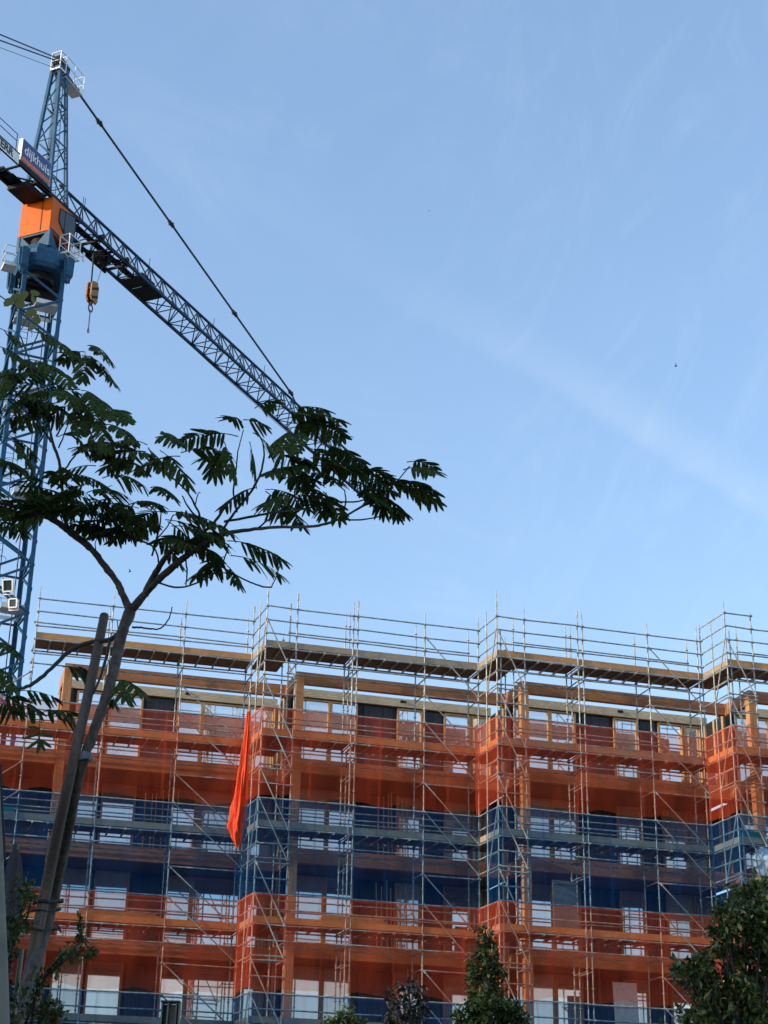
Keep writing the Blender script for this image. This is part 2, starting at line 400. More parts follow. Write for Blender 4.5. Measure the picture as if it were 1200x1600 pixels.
for L in (1, 2, 3, 4, 5, 6):
    zt = LV[L] - .22                    # top of the balcony beam of this level
    zb = zt - .50
    for k in range(4):
        if not (k == 0 and L == 6):
            pass
        s0 = CS[k]; e = END[k] + 1.72 if k < 3 else 8.5
        left = s0 - .15
        b = MB(); quadbox(b, k, s0 + .15, e, BO, BO + .22, zb if L < 6 else zb + .07, zt)
        if L == 6:                      # joints of the glulam
            pass
        b.build('beam', M['beam'], bld)
        if k == 0 and L < 6:
            b = MB(); quadbox(b, 0, -7.5, s0 - .15, BO, BO + .22, zb, zt); b.build('beam', M['beam'], bld)
        # return beam along the step
        b = MB(); quadbox(b, k, s0 - .12, s0 + .12, BO + .3, BO + (1.95 if L < 6 or k else 2.4), zb + .02, zt - .01); b.build('beam', M['beam'], bld)
        # column under this beam
        b = MB(); quadbox(b, k, s0 - .15, s0 + .15, BO - .03, BO + .27, zb - (H - .5) + .003 if L > 1 else 0, zt - .004 if L == 6 else zb - .003 + .5)
        b.build('column', M['column'], bld, bevel=.01)
        # balcony slab behind the beam (none over the top storey)
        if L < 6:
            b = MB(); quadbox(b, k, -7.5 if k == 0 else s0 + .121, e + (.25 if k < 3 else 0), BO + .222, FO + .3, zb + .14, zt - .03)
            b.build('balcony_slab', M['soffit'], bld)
    # facade of the storey whose floor is this level's slab
    if L == 6: continue
    fz0 = zt; fz1 = LV[L + 1] - .72 + .12 if L < 5 else LV[6] - .36
    for k in range(4):
        a0, a1 = FS[k], FE[k]
        b = MB(); quadbox(b, k, -7.5 if (k == 0 and L < 5) else a0, a1, FO + .12, FO + .5, fz0 - .3, fz1 - .002)
        b.build('wall', M['wall'], bld)
        b = MB(); quadbox(b, k, a0 - .18, a0, FO - .02, FO + 2.2, fz0 - .2, fz1 - .004)
        b.build('wall', M['wall'], bld)
        # timber posts and panels on the return wall
        b = MB()
        for o in (.06, .75, 1.5): quadbox(b, k, a0 - .24, a0 - .183, FO + o, FO + o + .14, fz0 + .01, fz1 - .05)
        b.build('timber_post', M['frame'], bld)
        row = winrow(k)
        if k == 0 and L < 5: row = [('p', -5.6, -4.3), ('d', -4.1, -3.3), ('p', -3.1, -2.0), ('p', -1.85, -1.0), ('d', -.8, .9)] + row
        for kind, p0, p1 in row:
            if kind == 'p':
                f = MB(); t = .075; dd = (FO - .01, FO + .115)
                zz0, zz1 = fz0 + .06, fz1 - .03
                quadbox(f, k, p0 - t, p0, *dd, zz0, zz1); quadbox(f, k, p1, p1 + t, *dd, zz0, zz1)
                quadbox(f, k, p0, p1, *dd, zz1 - .06, zz1); quadbox(f, k, p0, p1, *dd, zz0, zz0 + .10)
                w = f.build('window', M['frame'], bld)
                g = MB(); quadbox(g, k, p0, p1, FO + .055, FO + .075, zz0 + .10, zz1 - .06)
                g.build('pane', M['pane'], w)
            else:
                f = MB(); n = max(2, round((p1 - p0) / .42)); ww = (p1 - p0) / n
                for i in range(n): quadbox(f, k, p0 + i * ww + .006, p0 + (i + 1) * ww - .006, FO + .05, FO + .118, fz0 + .04, fz1 - .06)
                f.build('wall_panel', M['panel'], bld)
        if L == 5:
            b = MB(); quadbox(b, k, a0 - .26, a1 + .0, FO - .05, FO + .55, fz1 + .02, fz1 + .34); b.build('parapet', M['parapet'], bld)
            b = MB()
            for q in range(1): quadbox(b, k, (a0 + a1) / 2 + .3, (a0 + a1) / 2 + .52, FO - .09, FO - .051, fz1 + .18, fz1 + .26)
            b.build('bracket', M['crane_black'], bld)
# side return of the top storey at its left end
b = MB(); quadbox(b, 0, CS[0] - .12, CS[0] + .12, BO + 1.7, BO + 1.98, LV[5] - .2, LV[6] - .75); b.build('column', M['column'], bld)

# ------------------------------------------------------------------ debris nets
def net(name, mat, pts_top, pts_bot, label, group, wav=.06, seed=0, hem=.10, nz=16):
    """pts_* : polyline points (lists of equal length); subdivided, gently billowing sheet"""
    rnd = random.Random(seed); rows = []
    cols = []
    for i in range(len(pts_top) - 1):
        n = max(3, int((pts_top[i + 1] - pts_top[i]).length / .22))
        for j in range(n + (i == len(pts_top) - 2)):
            t = j / n; cols.append((pts_top[i].lerp(pts_top[i + 1], t), pts_bot[i].lerp(pts_bot[i + 1], t), i))
    ph = [rnd.uniform(0, 6.28) for _ in range(6)]
    vs = []; nc = len(cols); x = 0; uvs = []
    for ci, (a, b, i) in enumerate(cols):
        if ci: x += (a - cols[ci - 1][0]).length
        d = (pts_top[min(i + 1, len(pts_top) - 1)] - pts_top[i]); nrm = V((d.y, -d.x, 0)).normalized()
        sag = hem * abs(math.sin(x * 1.45 + ph[0])) + .03 * math.sin(x * 5 + ph[1])
        for r in range(nz + 1):
            v = r / nz
            p = a.lerp(b, v); p.z += (sag - hem * .15) * max(0, v - .5) * 2
            amp = wav * math.sin(math.pi * min(1, v * .9 + .05))
            p += nrm * (.05 + amp * (math.sin(x * 2.3 + ph[2] + v * 1.5) + .5 * math.sin(x * 6.1 + ph[3] + 2 * v) + .3 * math.sin(v * 9 + ph[4])))
            vs.append(p); uvs.append((x + seed * 1.37, v * 3.1))
    fs = [(c * (nz + 1) + r, (c + 1) * (nz + 1) + r, (c + 1) * (nz + 1) + r + 1, c * (nz + 1) + r + 1) for c in range(nc - 1) for r in range(nz)]
    m = MB(); m.add(vs, fs, True)
    o = m.build(name, M[mat]); ul = o.data.uv_layers.new(name='UVMap')
    for lp in o.data.loops: ul.data[lp.index].uv = uvs[lp.vertex_index]
    tag(o, label, 'net', group); return o
def netline(k, z, part=0):
    if k == 0: return [SP(0, s, -.06, z) for s in (-5.1, 0, 7.60)]
    pts = [SP(k, 0, -.06, z), SP(k, END[k], -.06, z)]
    st = step_pt(k, part, z) - V((DIR[k].x, DIR[k].y, 0)) * .05 - (V((NRM[k].x, NRM[k].y, 0)) * .03)
    pts[0] = pts[0] - V((DIR[k].x, DIR[k].y, 0)) * .05
    return [st] + pts
bands = [(5, 4, 'orange', 'upper orange', 'orange'), (4, 3, 'blue', 'upper blue', 'blue'), (3, 2, 'orange', 'lower orange', 'orange'), (2, 1, 'blue', 'lower blue', 'blue')]
where = ['on the left end of the scaffold behind the staked tree', 'round the step right of the bunched orange net', 'round the step in the middle of the facade', 'at the right edge of the photo']
for bi, (La, Lb, colr, word, c) in enumerate(bands):
    for k in range(4):
        part = .55 if (La == 4 and k == 2) else .02
        top = netline(k, LV[La] + .97, part); bot = netline(k, LV[Lb] + 1.02, part)
        if colr == 'blue': bot = netline(k, LV[Lb] + .96, part)
        wk = where[k]
        if bi == 3 and k == 1: wk = 'behind the two small trees at the bottom'
        if bi == 3 and k == 2: wk = 'right of the tall narrow evergreen'
        if bi == 2 and k == 3: wk = 'hidden mostly by the big laurel'
        net('debris_net', 'net_' + c, top, bot, '%s debris net %s' % (word, wk), '%s debris nets tied over the scaffold' % word, seed=bi * 7 + k,
            hem=.15 if colr == 'orange' else .03)
# bunched orange net hanging at the first step
b = MB()
path = [(388, 1112), (386, 1140), (382, 1180), (378.5, 1215), (375, 1250), (371, 1280), (369, 1298), (370, 1310), (372, 1321)]
rad = [1.8, 3.0, 4.9, 6.8, 8.4, 9.8, 10.0, 7.5, 3.2]
P0 = SP(0, 7.42, -.28, 0); rings = []; nseg = 72
fine = 28; ctr = []
for i in range(fine + 1):
    u = i / fine * (len(path) - 1); j = min(int(u), len(path) - 2); t = u - j
    ctr.append((path[j][0] * (1 - t) + path[j + 1][0] * t, path[j][1] * (1 - t) + path[j + 1][1] * t, rad[j] * (1 - t) + rad[j + 1] * t))
for i, (x, y, r) in enumerate(ctr):
    p = at(x, y, P0.y); rr = r * pxm(p); v = i / fine
    ring = []
    for q in range(nseg):
        a = 2 * math.pi * q / nseg
        fold = 1 + .34 * math.sin(5 * a + v * 4.0) + .20 * math.sin(9 * a - v * 9 + 1) + .10 * math.sin(17 * a + v * 21) + .08 * math.sin(v * 40 + 3 * a)
        sagz = -.16 * math.sin(3 * a + 1) * max(0, v - .6) * 2 - .05 * math.sin(5 * a) * v
        ring.append(p + V((math.cos(a) * rr * fold, math.sin(a) * rr * .8 * fold, sagz)))
    rings.append(ring)
vs = [p for r in rings for p in r]
fs = [(i * nseg + q, i * nseg + (q + 1) % nseg, (i + 1) * nseg + (q + 1) % nseg, (i + 1) * nseg + q) for i in range(fine) for q in range(nseg)]
b.add(vs, fs, True); b.add(vs, [tuple(range(nseg))[::-1], tuple(range(fine * nseg, fine * nseg + nseg))])
tag(b.build('bunched_net', M['net_bunch']), 'bright orange net bundled into a hanging roll at the first scaffold step', 'net')
# ------------------------------------------------------------------ tower crane
CX, CY = -15.80, 65.243
AJ = math.radians(24.75); JD = V((math.sin(AJ), math.cos(AJ), 0)); JR = V((math.cos(AJ), -math.sin(AJ), 0))
AM = math.radians(-25); MD = V((math.sin(AM), math.cos(AM), 0)); MR = V((math.cos(AM), -math.sin(AM), 0))
def J(t, s, z): return V((CX, CY, z + EYE)) + JD * t + JR * s      # jib frame, z above eye level
def Q(s, d, z): return V((CX, CY, z + EYE)) + MR * s + MD * d      # mast frame
crane = thing('tower_crane', 'blue tower crane with orange cab and long lattice jib above the building', 'tower crane', V((CX, CY, 0)))
blue, dkb, blk, wht = M['crane_blue'], M['crane_dark'], M['crane_black'], M['white_paint']
hw = .93
# mast
b = MB(); ztop = 39.5
for s in (-1, 1):
    for d in (-1, 1):
        for (ax, L_) in ((MR, 0), (MD, 1)):
            a = Q(s * hw, d * hw, -EYE); c = Q(s * hw, d * hw, ztop)
            sh = (MR * -s if L_ == 0 else MD * -d) * .085
            b.bar(a + sh, c + sh, .17 if L_ == 0 else .035, .17 if L_ == 1 else .035, MD)
mast = b.build('mast', blue, crane)
lad = MB(); brc = MB()
z = -EYE + .3; sgn = 1
while z < ztop - .6:
    z2 = min(z + 1.06, ztop - .1)
    for f in range(4):
        def F(u, zz):
            return {0: Q(u * hw, -hw, zz), 1: Q(hw, u * hw, zz), 2: Q(-u * hw, hw, zz), 3: Q(-hw, -u * hw, zz)}[f]
        brc.bar(F(-sgn, z), F(sgn, z2), .09, .09)
        if sgn > 0 and f: brc.bar(F(-1, z2), F(1, z2), .08, .08)
    z = z2; sgn = -sgn
brc.build('lattice', blue, mast)
for zc in (9, 14, 19.0, 23.2, 28.4, 33.2, 37.6):
    p = MB(); p.hexa([Q(-.2, -.75, zc), Q(.85, -.75, zc), Q(.85, .0, zc), Q(-.2, .0, zc)], [Q(-.2, -.75, zc + .05), Q(.85, -.75, zc + .05), Q(.85, .0, zc + .05), Q(-.2, .0, zc + .05)])
    p.bar(Q(-.2, -.82, zc + .1), Q(.85, -.82, zc + .1), .03, .22); p.bar(Q(-.8, .8, zc + .1), Q(.8, .8, zc + .1), .03, .18)
    p.hexa([Q(-.85, .1, zc - .45), Q(.1, .1, zc - .45), Q(.1, .85, zc - .45), Q(-.85, .85, zc - .45)], [Q(-.85, .1, zc - .4), Q(.1, .1, zc - .4), Q(.1, .85, zc - .4), Q(-.85, .85, zc - .4)])
    for s in (-.2, .35, .85): p.tube(Q(s, .8, zc), Q(s, .8, zc + 1.0), .016, 5)
    p.tube(Q(-.2, .8, zc + .95), Q(.85, .8, zc + .95), .016, 5); p.tube(Q(-.2, .8, zc + .5), Q(.85, .8, zc + .5), .014, 5)
    p.build('platform', wht, crane)
for s in (-.55, -.18): lad.tube(Q(s, .35, 0), Q(s, .35, 39), .02, 5)
for i in range(130): lad.tube(Q(-.55, .35, .3 * i), Q(-.18, .35, .3 * i), .012, 5)
for i in range(43):
    zz = .9 * i + .4
    pts = [Q(-.365 + .36 * math.cos(a), .30 - .62 * math.sin(a), zz) for a in [math.pi * q / 6 for q in range(7)]]
    for q in range(6): lad.tube(pts[q], pts[q + 1], .012, 4)
lad.build('ladder', M['dark_steel'], crane)
b = MB(); b.path([Q(.55, .5, z_) for z_ in range(0, 40, 2)], .03, 6); b.build('power_cable', M['cable'], crane)
# floodlights on the mast
def floodlight(px, py, Y, tilt, w=.40, h=.46):
    c = at(px, py, Y); bb = MB(); u = V((.97, -.2, 0)).normalized(); f_ = V((-.2, -.9, -.25 * tilt)).normalized(); up = u.cross(f_).normalized()
    if up.z < 0: up = -up
    def P(a, bq, cq): return c + u * a * w / 2 + up * bq * h / 2 + f_ * cq
    back = [P(-.8, -.8, -.16), P(.8, -.8, -.16), P(.8, .8, -.16), P(-.8, .8, -.16)]
    frt = [P(-1, -1, .02), P(1, -1, .02), P(1, 1, .02), P(-1, 1, .02)]
    bb.hexa(back, frt)
    for a, bq in ((frt[0], frt[1]), (frt[1], frt[2]), (frt[2], frt[3]), (frt[3], frt[0])): bb.bar(a + f_ * .03, bq + f_ * .03, .055, .07, f_)
    bb.bar(P(-1.15, 0, -.05), P(-1.15, -1.5, -.05), .03, .05); bb.bar(P(1.15, 0, -.05), P(1.15, -1.5, -.05), .03, .05); bb.bar(P(-1.2, -1.5, -.05), P(1.2, -1.5, -.05), .05, .05)
    o = bb.build('floodlight', wht, crane)
    l = MB(); l.plate([P(-.86, -.86, .024), P(.86, -.86, .024), P(.86, .86, .024), P(-.86, .86, .024)], .006); l.build('lens', M['cab_glass'], o)
floodlight(13, 915, 64.1, 1.0, .42, .48); floodlight(21, 943, 64.3, .4, .34, .36)
# slewing collar
b = MB()
def ring(r, z, n=8, rot=22.5): return [Q(r * math.cos(math.radians(rot + 360 / n * i)), r * math.sin(math.radians(rot + 360 / n * i)), z) for i in range(n)]
r0, r1, r2, r3 = ring(1.12, 39.35), ring(1.26, 39.55), ring(1.26, 40.15), ring(1.0, 40.55)
vs = r0 + r1 + r2 + r3
b.add(vs, [tuple(range(8))[::-1]] + [(j * 8 + i, j * 8 + (i + 1) % 8, j * 8 + 8 + (i + 1) % 8, j * 8 + 8 + i) for j in range(3) for i in range(8)] + [tuple(range(24, 32))])
for i in range(8):
    a = math.radians(22.5 + 45 * i); b.bar(Q(1.27 * math.cos(a), 1.27 * math.sin(a), 39.45), Q(1.27 * math.cos(a), 1.27 * math.sin(a), 40.2), .06, .06, MD)
col_ = b.build('slewing_collar', blue, crane, bevel=.012)
for s in (-1, 1):
    for d in (-1, 1):
        c = V((s * 1.02, d * 1.02)); b = MB()
        for (u, w_) in ((1, 0), (0, 1)):
            o = V((.24 * u, .24 * w_))
            b.plate([Q(c.x - o.x, c.y - o.y, 40.0), Q(c.x + o.x, c.y + o.y, 40.0), Q(c.x + o.x * .9, c.y + o.y * .9, 39.1), Q(c.x, c.y, 38.75), Q(c.x - o.x * .9, c.y - o.y * .9, 39.1)], .26 if u else .255)
        b.build('corner_bracket', blue, crane, bevel=.01)
b = MB(); b.tube(Q(0, 0, 38.95), Q(0, 0, 39.36), .62, 20); b.bar(Q(-.9, 0, 38.9), Q(.9, 0, 38.9), .3, .25); b.build('turntable', blk, crane)
b = MB(); b.tube(Q(0, 0, 40.5), Q(0, 0, 41.1), .62, 20); b.build('slewing_motor', blk, crane)
b = MB(); b.bar(Q(-.85, .45, 38.6), Q(.85, .45, 38.6), .7, .4); b.build('gear_housing', blk, crane)
# A-shaped bracket carrying the cab
b = MB()
for s in (-.82, .82):
    for t, dt in ((-.72, 1), (.72, -1)):
        b.plate([J(t, s, 40.5), J(t, s, 41.2), J(t + dt * .12, s, 41.2), J(t + dt * .75, s, 40.5)], .07)
        b.plate([J(t, s, 40.5), J(t, s, 41.2), J(t, s - (.12 if s > 0 else -.12), 41.2), J(t, s - (.75 if s > 0 else -.75), 40.5)], .07)
        b.bar(J(t, s, 40.4), J(t, s, 41.25), .14, .14, JD)
b.bar(J(-.7, -.8, 41.18), J(-.7, .8, 41.18), .1, .12); b.bar(J(-.35, -.8, 40.95), J(-.35, .8, 40.95), .08, .06)
b.build('cab_bracket', blue, crane)
# orange machinery cabin and operator's window
b = MB(); zb_, zt_ = 41.18, 42.98; S_ = .86
prof = [(-.80, zb_ + .02), (-.80, zt_), (1.00, zt_ - .05), (1.12, zt_ - .55), (1.02, zb_ - .35), (.80, zb_ - .42), (.55, zb_ - .12)]
n = len(prof)
vs = [J(t, -S_, z_) for t, z_ in prof] + [J(t, S_, z_) for t, z_ in prof]
b.add(vs, [tuple(range(n)), tuple(range(n, 2 * n))[::-1]] + [(i, i + n, (i + 1) % n + n, (i + 1) % n) for i in range(n)])
cab = b.build('cab', M['orange_paint'], crane, bevel=.03)
b = MB()
def side(t, z_, o=.0): return J(t, S_ + .012 + o, z_)
b.plate([side(-.18, zt_ - .30), side(.96, zt_ - .10), side(1.06, zt_ - .55), side(.95, zb_ - .10), side(.72, zb_ - .10), side(.10, zb_ + .55), side(-.22, zb_ + .85)], .03); b.build('window', M['cab_glass'], cab)
b = MB()
pl = [side(-.18, zt_ - .30, .01), side(.96, zt_ - .10, .01), side(1.06, zt_ - .55, .01), side(.95, zb_ - .10, .01), side(.72, zb_ - .10, .01), side(.10, zb_ + .55, .01), side(-.22, zb_ + .85, .01)]
for i in range(7): b.bar(pl[i], pl[(i + 1) % 7], .045, .03, JR)
b.bar(side(.22, zt_ - .24, .01), side(.22, zb_ + .46, .01), .04, .03, JR); b.bar(side(.05, zb_ + .60, .01), side(.97, zb_ + .30, .01), .03, .03, JR)
b.build('window_frame', M['crane_black'], cab)
b = MB(); b.bar(side(-.75, zb_ + .12), side(.55, zb_ + .02), .012, .14, V((0, 0, 1))); b.build('vent_strip', M['dark_steel'], cab)
b = MB(); b.bar(J(-.815, .34, zb_ + .1), J(-.815, .34, zt_ - .1), .03, .02, JD); b.bar(J(-.815, -.5, zt_ - .03), J(-.815, .8, zt_ - .03), .02, .03); b.build('panel_seam', M['dark_steel'], cab)
# white access basket beside the cab
def basket(t0, t1, s0, s1, z0, h, name='access_basket', floor=True):
    k = MB()
    cs = [(t0, s0), (t1, s0), (t1, s1), (t0, s1)]
    for i in range(4):
        (ta, sa), (tb, sb) = cs[i], cs[(i + 1) % 4]
        for zz, w in ((z0, .09), (z0 + h * .5, .035), (z0 + h, .04)): k.bar(J(ta, sa, zz), J(tb, sb, zz), .04, w)
        k.bar(J(ta, sa, z0), J(ta, sa, z0 + h), .04, .04, JD)
    k.bar(J((t0 + t1) / 2, s0, z0), J((t0 + t1) / 2, s1, z0), .04, .05)
    k.bar(J(t0, (s0 + s1) / 2, z0), J(t1, (s0 + s1) / 2, z0), .04, .05)
    return k.build(name, wht, crane)
basket(-.1, .75, .98, 1.5, 40.3, .95)
b = MB()
for i in range(4): b.bar(J(.85 + .1 * i, .9 + .18 * i, 40.5), J(.85 + .1 * i, .9 + .18 * i, 41.2 - .08 * i), .05, .12, JD)
b.tube(J(.75, 1.0, 40.9), J(1.45, 1.2, 40.95), .03, 6); b.build('access_ladder', wht, crane)
k = MB()
for (a, c) in (((-1.25, -.6), (-1.75, -.6)), ((-1.75, -.6), (-1.75, .05)), ((-1.75, .05), (-1.25, .05))):
    for zz, w in ((39.3, .12), (39.8, .035), (40.25, .035)): k.bar(Q(*a, zz), Q(*c, zz), .035, w)
    k.bar(Q(*c, 39.3), Q(*c, 40.25), .035, .035, MD)
k.hexa([Q(-1.75, -.6, 39.24), Q(-1.2, -.6, 39.24), Q(-1.2, .05, 39.24), Q(-1.75, .05, 39.24)], [Q(-1.75, -.6, 39.28), Q(-1.2, -.6, 39.28), Q(-1.2, .05, 39.28), Q(-1.75, .05, 39.28)])
k.build('access_basket', wht, crane)
# slewing frame under jib
b = MB()
for s in (-.62, .62): b.bar(J(-1.9, s, 43.18), J(1.6, s, 43.18), .16, .22)
for t in (-1.8, -.9, 0, .9): b.bar(J(t, -.62, 43.12), J(t, .62, 43.12), .14, .14)
b.bar(J(-.6, -.5, 43.05), J(.5, .5, 43.05), .2, .2); b.build('slewing_frame', blk, crane)
# tower head
b = MB(); base = [(-.9, -.67), (-.9, .67), (.45, .67), (.45, -.67)]; tp = [(-.55, -.22), (-.55, .22), (-.08, .22), (-.08, -.22)]
zA, zB = 43.25, 50.55
for (a, c) in zip(base, tp): b.bar(J(*a, zA), J(*c, zB), .15, .15, JR)
def hd(i, v): a, c = base[i], tp[i]; return J(a[0] + (c[0] - a[0]) * v, a[1] + (c[1] - a[1]) * v, zA + (zB - zA) * v)
N_ = 7
for i in range(4):
    for q in range(N_):
        v0, v1 = 1 - (1 - q / N_) ** 1.0, (q + 1) / N_
        b.tube(hd(i, v0) if q % 2 else hd((i + 1) % 4, v0), hd((i + 1) % 4, v1) if q % 2 else hd(i, v1), .035, 6)
        if q % 2 == 0: b.tube(hd(i, v1), hd((i + 1) % 4, v1), .03, 6)
for s in (-.12, .12): b.tube(J(.3, s, 43.6), J(-.1, s, 50.4), .02, 5)
for i in range(24): b.tube(J(.3 - .4 * i / 24, -.12, 43.8 + .28 * i), J(.3 - .4 * i / 24, .12, 43.8 + .28 * i), .012, 4)
b.bar(J(-.6, 0, 50.65), J(.1, 0, 50.65), .5, .35); b.bar(J(-.05, 0, 50.75), J(1.05, 0, 50.52), .16, .26)
b.build('tower_head', blue, crane)
b = MB(); b.tube(J(-.45, -.16, 50.95), J(-.45, .22, 50.95), .26, 14); b.tube(J(-.1, -.16, 50.85), J(-.1, .16, 50.85), .22, 14); b.bar(J(-.6, .02, 51.1), J(.3, .02, 50.95), .24, .5); b.build('sheave_block', blk, crane)
basket(-.72, -.25, -.2, .32, 50.45, .95)
k = MB()
for s in (.32,):
    k.bar(J(-.2, s, 51.45), J(1.25, s, 51.3), .03, .03); k.bar(J(-.2, s, 50.95), J(1.25, s, 50.8), .03, .03)
    k.bar(J(1.25, s, 50.3), J(1.25, s, 51.3), .03, .03, JD); k.bar(J(.5, s, 50.3), J(.5, s, 51.4), .03, .03, JD)
k.bar(J(1.25, -.3, 51.3), J(1.25, .32, 51.3), .03, .03); k.bar(J(1.25, -.3, 50.8), J(1.25, .32, 50.8), .03, .03); k.bar(J(1.25, -.3, 50.3), J(1.25, -.3, 51.3), .03, .03, JD)
k.hexa([J(-.2, -.3, 50.27), J(1.25, -.3, 50.17), J(1.25, .32, 50.17), J(-.2, .32, 50.27)], [J(-.2, -.3, 50.3), J(1.25, -.3, 50.2), J(1.25, .32, 50.2), J(-.2, .32, 50.3)])
k.build('head_platform', M['white_paint'], crane)
# jib
ZB, ZT, HWJ = 43.245, 44.762, .62
b = MB(); T1 = 37.5; T0 = .7
for s in (-HWJ, HWJ): b.bar(J(T0, s, ZB), J(T1, s, ZB), .12, .14)
b.tube(J(T0, 0, ZT), J(T1, 0, ZT), .075, 8)
jib = b.build('jib', dkb, crane)
b = MB(); pt = 1.22; n = int((T1 - T0) / pt)
for i in range(n):
    t0, t1, tm = T0 + i * pt, T0 + (i + 1) * pt, T0 + (i + .5) * pt
    for s in (-HWJ, HWJ):
        b.tube(J(t0, s, ZB), J(tm, 0, ZT), .036, 6); b.tube(J(tm, 0, ZT), J(t1, s, ZB), .036, 6)
    b.tube(J(t0, -HWJ, ZB), J(t0, HWJ, ZB), .034, 6)
    b.tube(J(t0, -HWJ if i % 2 else HWJ, ZB), J(t1, HWJ if i % 2 else -HWJ, ZB), .03, 6)
b.build('lattice', dkb, jib)
b = MB()
for t in (2.6, 2.75, 8.6, 15.2, 21.0):
    b.tube(J(t, 0, ZT - .05), J(t - .05, .05, ZT + .5), .018, 5)
b.build('handrail_post', dkb, jib)
b = MB(); b.hexa([J(1.3, -.16, ZB + .08), J(7.2, -.16, ZB + .08), J(7.2, .22, ZB + .08), J(1.3, .22, ZB + .08)], [J(1.3, -.16, ZB + .12), J(7.2, -.16, ZB + .12), J(7.2, .22, ZB + .12), J(1.3, .22, ZB + .12)]); b.build('walkway', M['crane_black'], jib)
b = MB(); b.bar(J(7.0, 0, ZB + .02), J(7.9, 0, ZB + .02), 1.1, .10); b.bar(J(8.05, 0, ZB + .02), J(9.15, 0, ZB + .02), 1.1, .10); b.bar(J(7.4, .25, ZB + .25), J(8.6, .25, ZB + .25), .4, .4); b.build('winch_platform', M['crane_black'], jib)
# pendant bars
b = MB(); A_, B_ = J(1.05, 0, 50.55), J(24.4, 0, 45.10)
b.tube(A_, B_, .058, 8)
b.tube(B_, J(25.0, 0, ZT), .05, 6)
for t in (1.15, 3.23, 10.3, 17.33, 24.3):
    p = A_.lerp(B_, (t - 1.05) / 23.35); dr = (B_ - A_).normalized()
    b.tube(p - dr * .22, p + dr * .22, .10, 8); b.tube(p - JR * .14, p + JR * .14, .06, 7)
b.build('tie_bar', M['rod'], crane)
for s, z0, z1, r_ in ((-.15, 51.15, 44.6, .035), (.15, 51.1, 44.5, .035), (0, 50.6, 44.0, .014)):
    b = MB(); b.tube(J(-.5, s, z0), J(-15.5, s * 4, z1), r_, 6); b.build('tie_bar', M['rod'], crane)
# counter-jib with counterweight
b = MB()
for s in (-.72, .72):
    b.bar(J(-.9, s, 43.25), J(-16, s, 43.25), .12, .2)
    b.tube(J(-3.6, s, 44.2), J(-16, s, 44.2), .02, 5); b.tube(J(-3.6, s, 44.55), J(-16, s, 44.55), .02, 5)
    for i in range(9): b.tube(J(-3.6 - 1.5 * i, s, 43.3), J(-3.6 - 1.5 * i, s, 44.55), .02, 5)
for i in range(10): b.bar(J(-1.6 - 1.5 * i, -.7, 43.22), J(-1.6 - 1.5 * i, .7, 43.22), .07, .1)
for i in range(10): b.bar(J(-1.6 - 1.5 * i, -.7 if i % 2 else .7, 43.22), J(-3.1 - 1.5 * i, .7 if i % 2 else -.7, 43.22), .05, .07)
cj = b.build('counter_jib', blk, crane)
for i in range(12):
    if i == 1: continue
    b = MB(); b.bar(J(-1.7 - 1.2 * i, -.2, 43.17), J(-2.8 - 1.2 * i, -.2, 43.17), .75 if i % 3 else .5, .03); b.build('walkway_grating', blk, crane)
b = MB(); b.bar(J(-.9, -.1, 42.95), J(-2.2, -.1, 42.95), 1.1, .22); b.build('cable_tray', blk, crane)
b = MB()
for z_ in (43.04, 43.63): b.bar(J(-3.36, .78, z_), J(-9.6, .78, z_), .05, .04)
b.build('sign_frame', blk, cj)
b = MB(); b.bar(J(-1.2, -.45, 43.32), J(-3.2, -.45, 43.32), .5, .12); b.bar(J(-3.9, -.55, 43.3), J(-9, -.55, 43.3), .75, .5); b.build('winch_housing', blk, crane)
b = MB(); b.bar(J(-3.3, -.95, 43.05), J(-9.0, -.95, 43.05), .5, .5); b.build('winch_cover', M['orange_paint'], crane)
b = MB()
for i in range(4): b.bar(J(-12.6 - .6 * i, 0, 42.4), J(-13.1 - .6 * i, 0, 42.4), 1.6, 2.4)
b.build('counterweight', M['plaster'], crane)
# name boards
def board(name, t0, t1, z0, z1, s, th, face, edge):
    k = MB(); k.hexa([J(t0, s - th, z0), J(t1, s - th, z0), J(t1, s, z0), J(t0, s, z0)], [J(t0, s - th, z1), J(t1, s - th, z1), J(t1, s, z1), J(t0, s, z1)])
    o = k.build(name, edge, crane)
    k = MB(); k.plate([J(t0 + .02, s + .006, z0 + .02), J(t1 - .02, s + .006, z0 + .02), J(t1 - .02, s + .006, z1 - .02), J(t0 + .02, s + .006, z1 - .02)], .008); k.build('board_face', face, o)
    return o
sg = board('sign_board', -3.28, -1.12, 43.42, 44.54, .80, .22, M['sign_blue'], wht)
k = MB(); k.plate([J(-3.22, .816, 43.45), J(-1.14, .816, 43.45), J(-1.14, .816, 43.62), J(-3.22, .816, 43.62)], .006); k.build('stripe', M['sign_orange'], sg)
er = board('sign_board', -9.5, -3.36, 43.06, 43.60, .78, .08, wht, wht)
def text(s, p, size, mat, parent, xdir, sx=1.0, extr=.006, bold=.0):
    cu = bpy.data.curves.new('lettering', 'FONT'); cu.body = s; cu.size = size; cu.extrude = extr; cu.align_x = 'CENTER'; cu.align_y = 'CENTER'; cu.offset = bold
    o = bpy.data.objects.new('lettering', cu); COL.objects.link(o); cu.materials.append(mat)
    x = xdir.normalized(); zz = V((0, 0, 1)); yv = x.cross(zz) * -1
    m_ = Matrix((x * sx, zz, x.cross(zz))).transposed().to_4x4(); m_.translation = p
    dg = bpy.context.evaluated_depsgraph_get(); me = bpy.data.meshes.new_from_object(o.evaluated_get(dg)); bpy.data.objects.remove(o)
    me.transform(m_); o = bpy.data.objects.new('lettering', me); COL.objects.link(o)
    if not me.materials: me.materials.append(mat)
    o.parent = parent
    return o
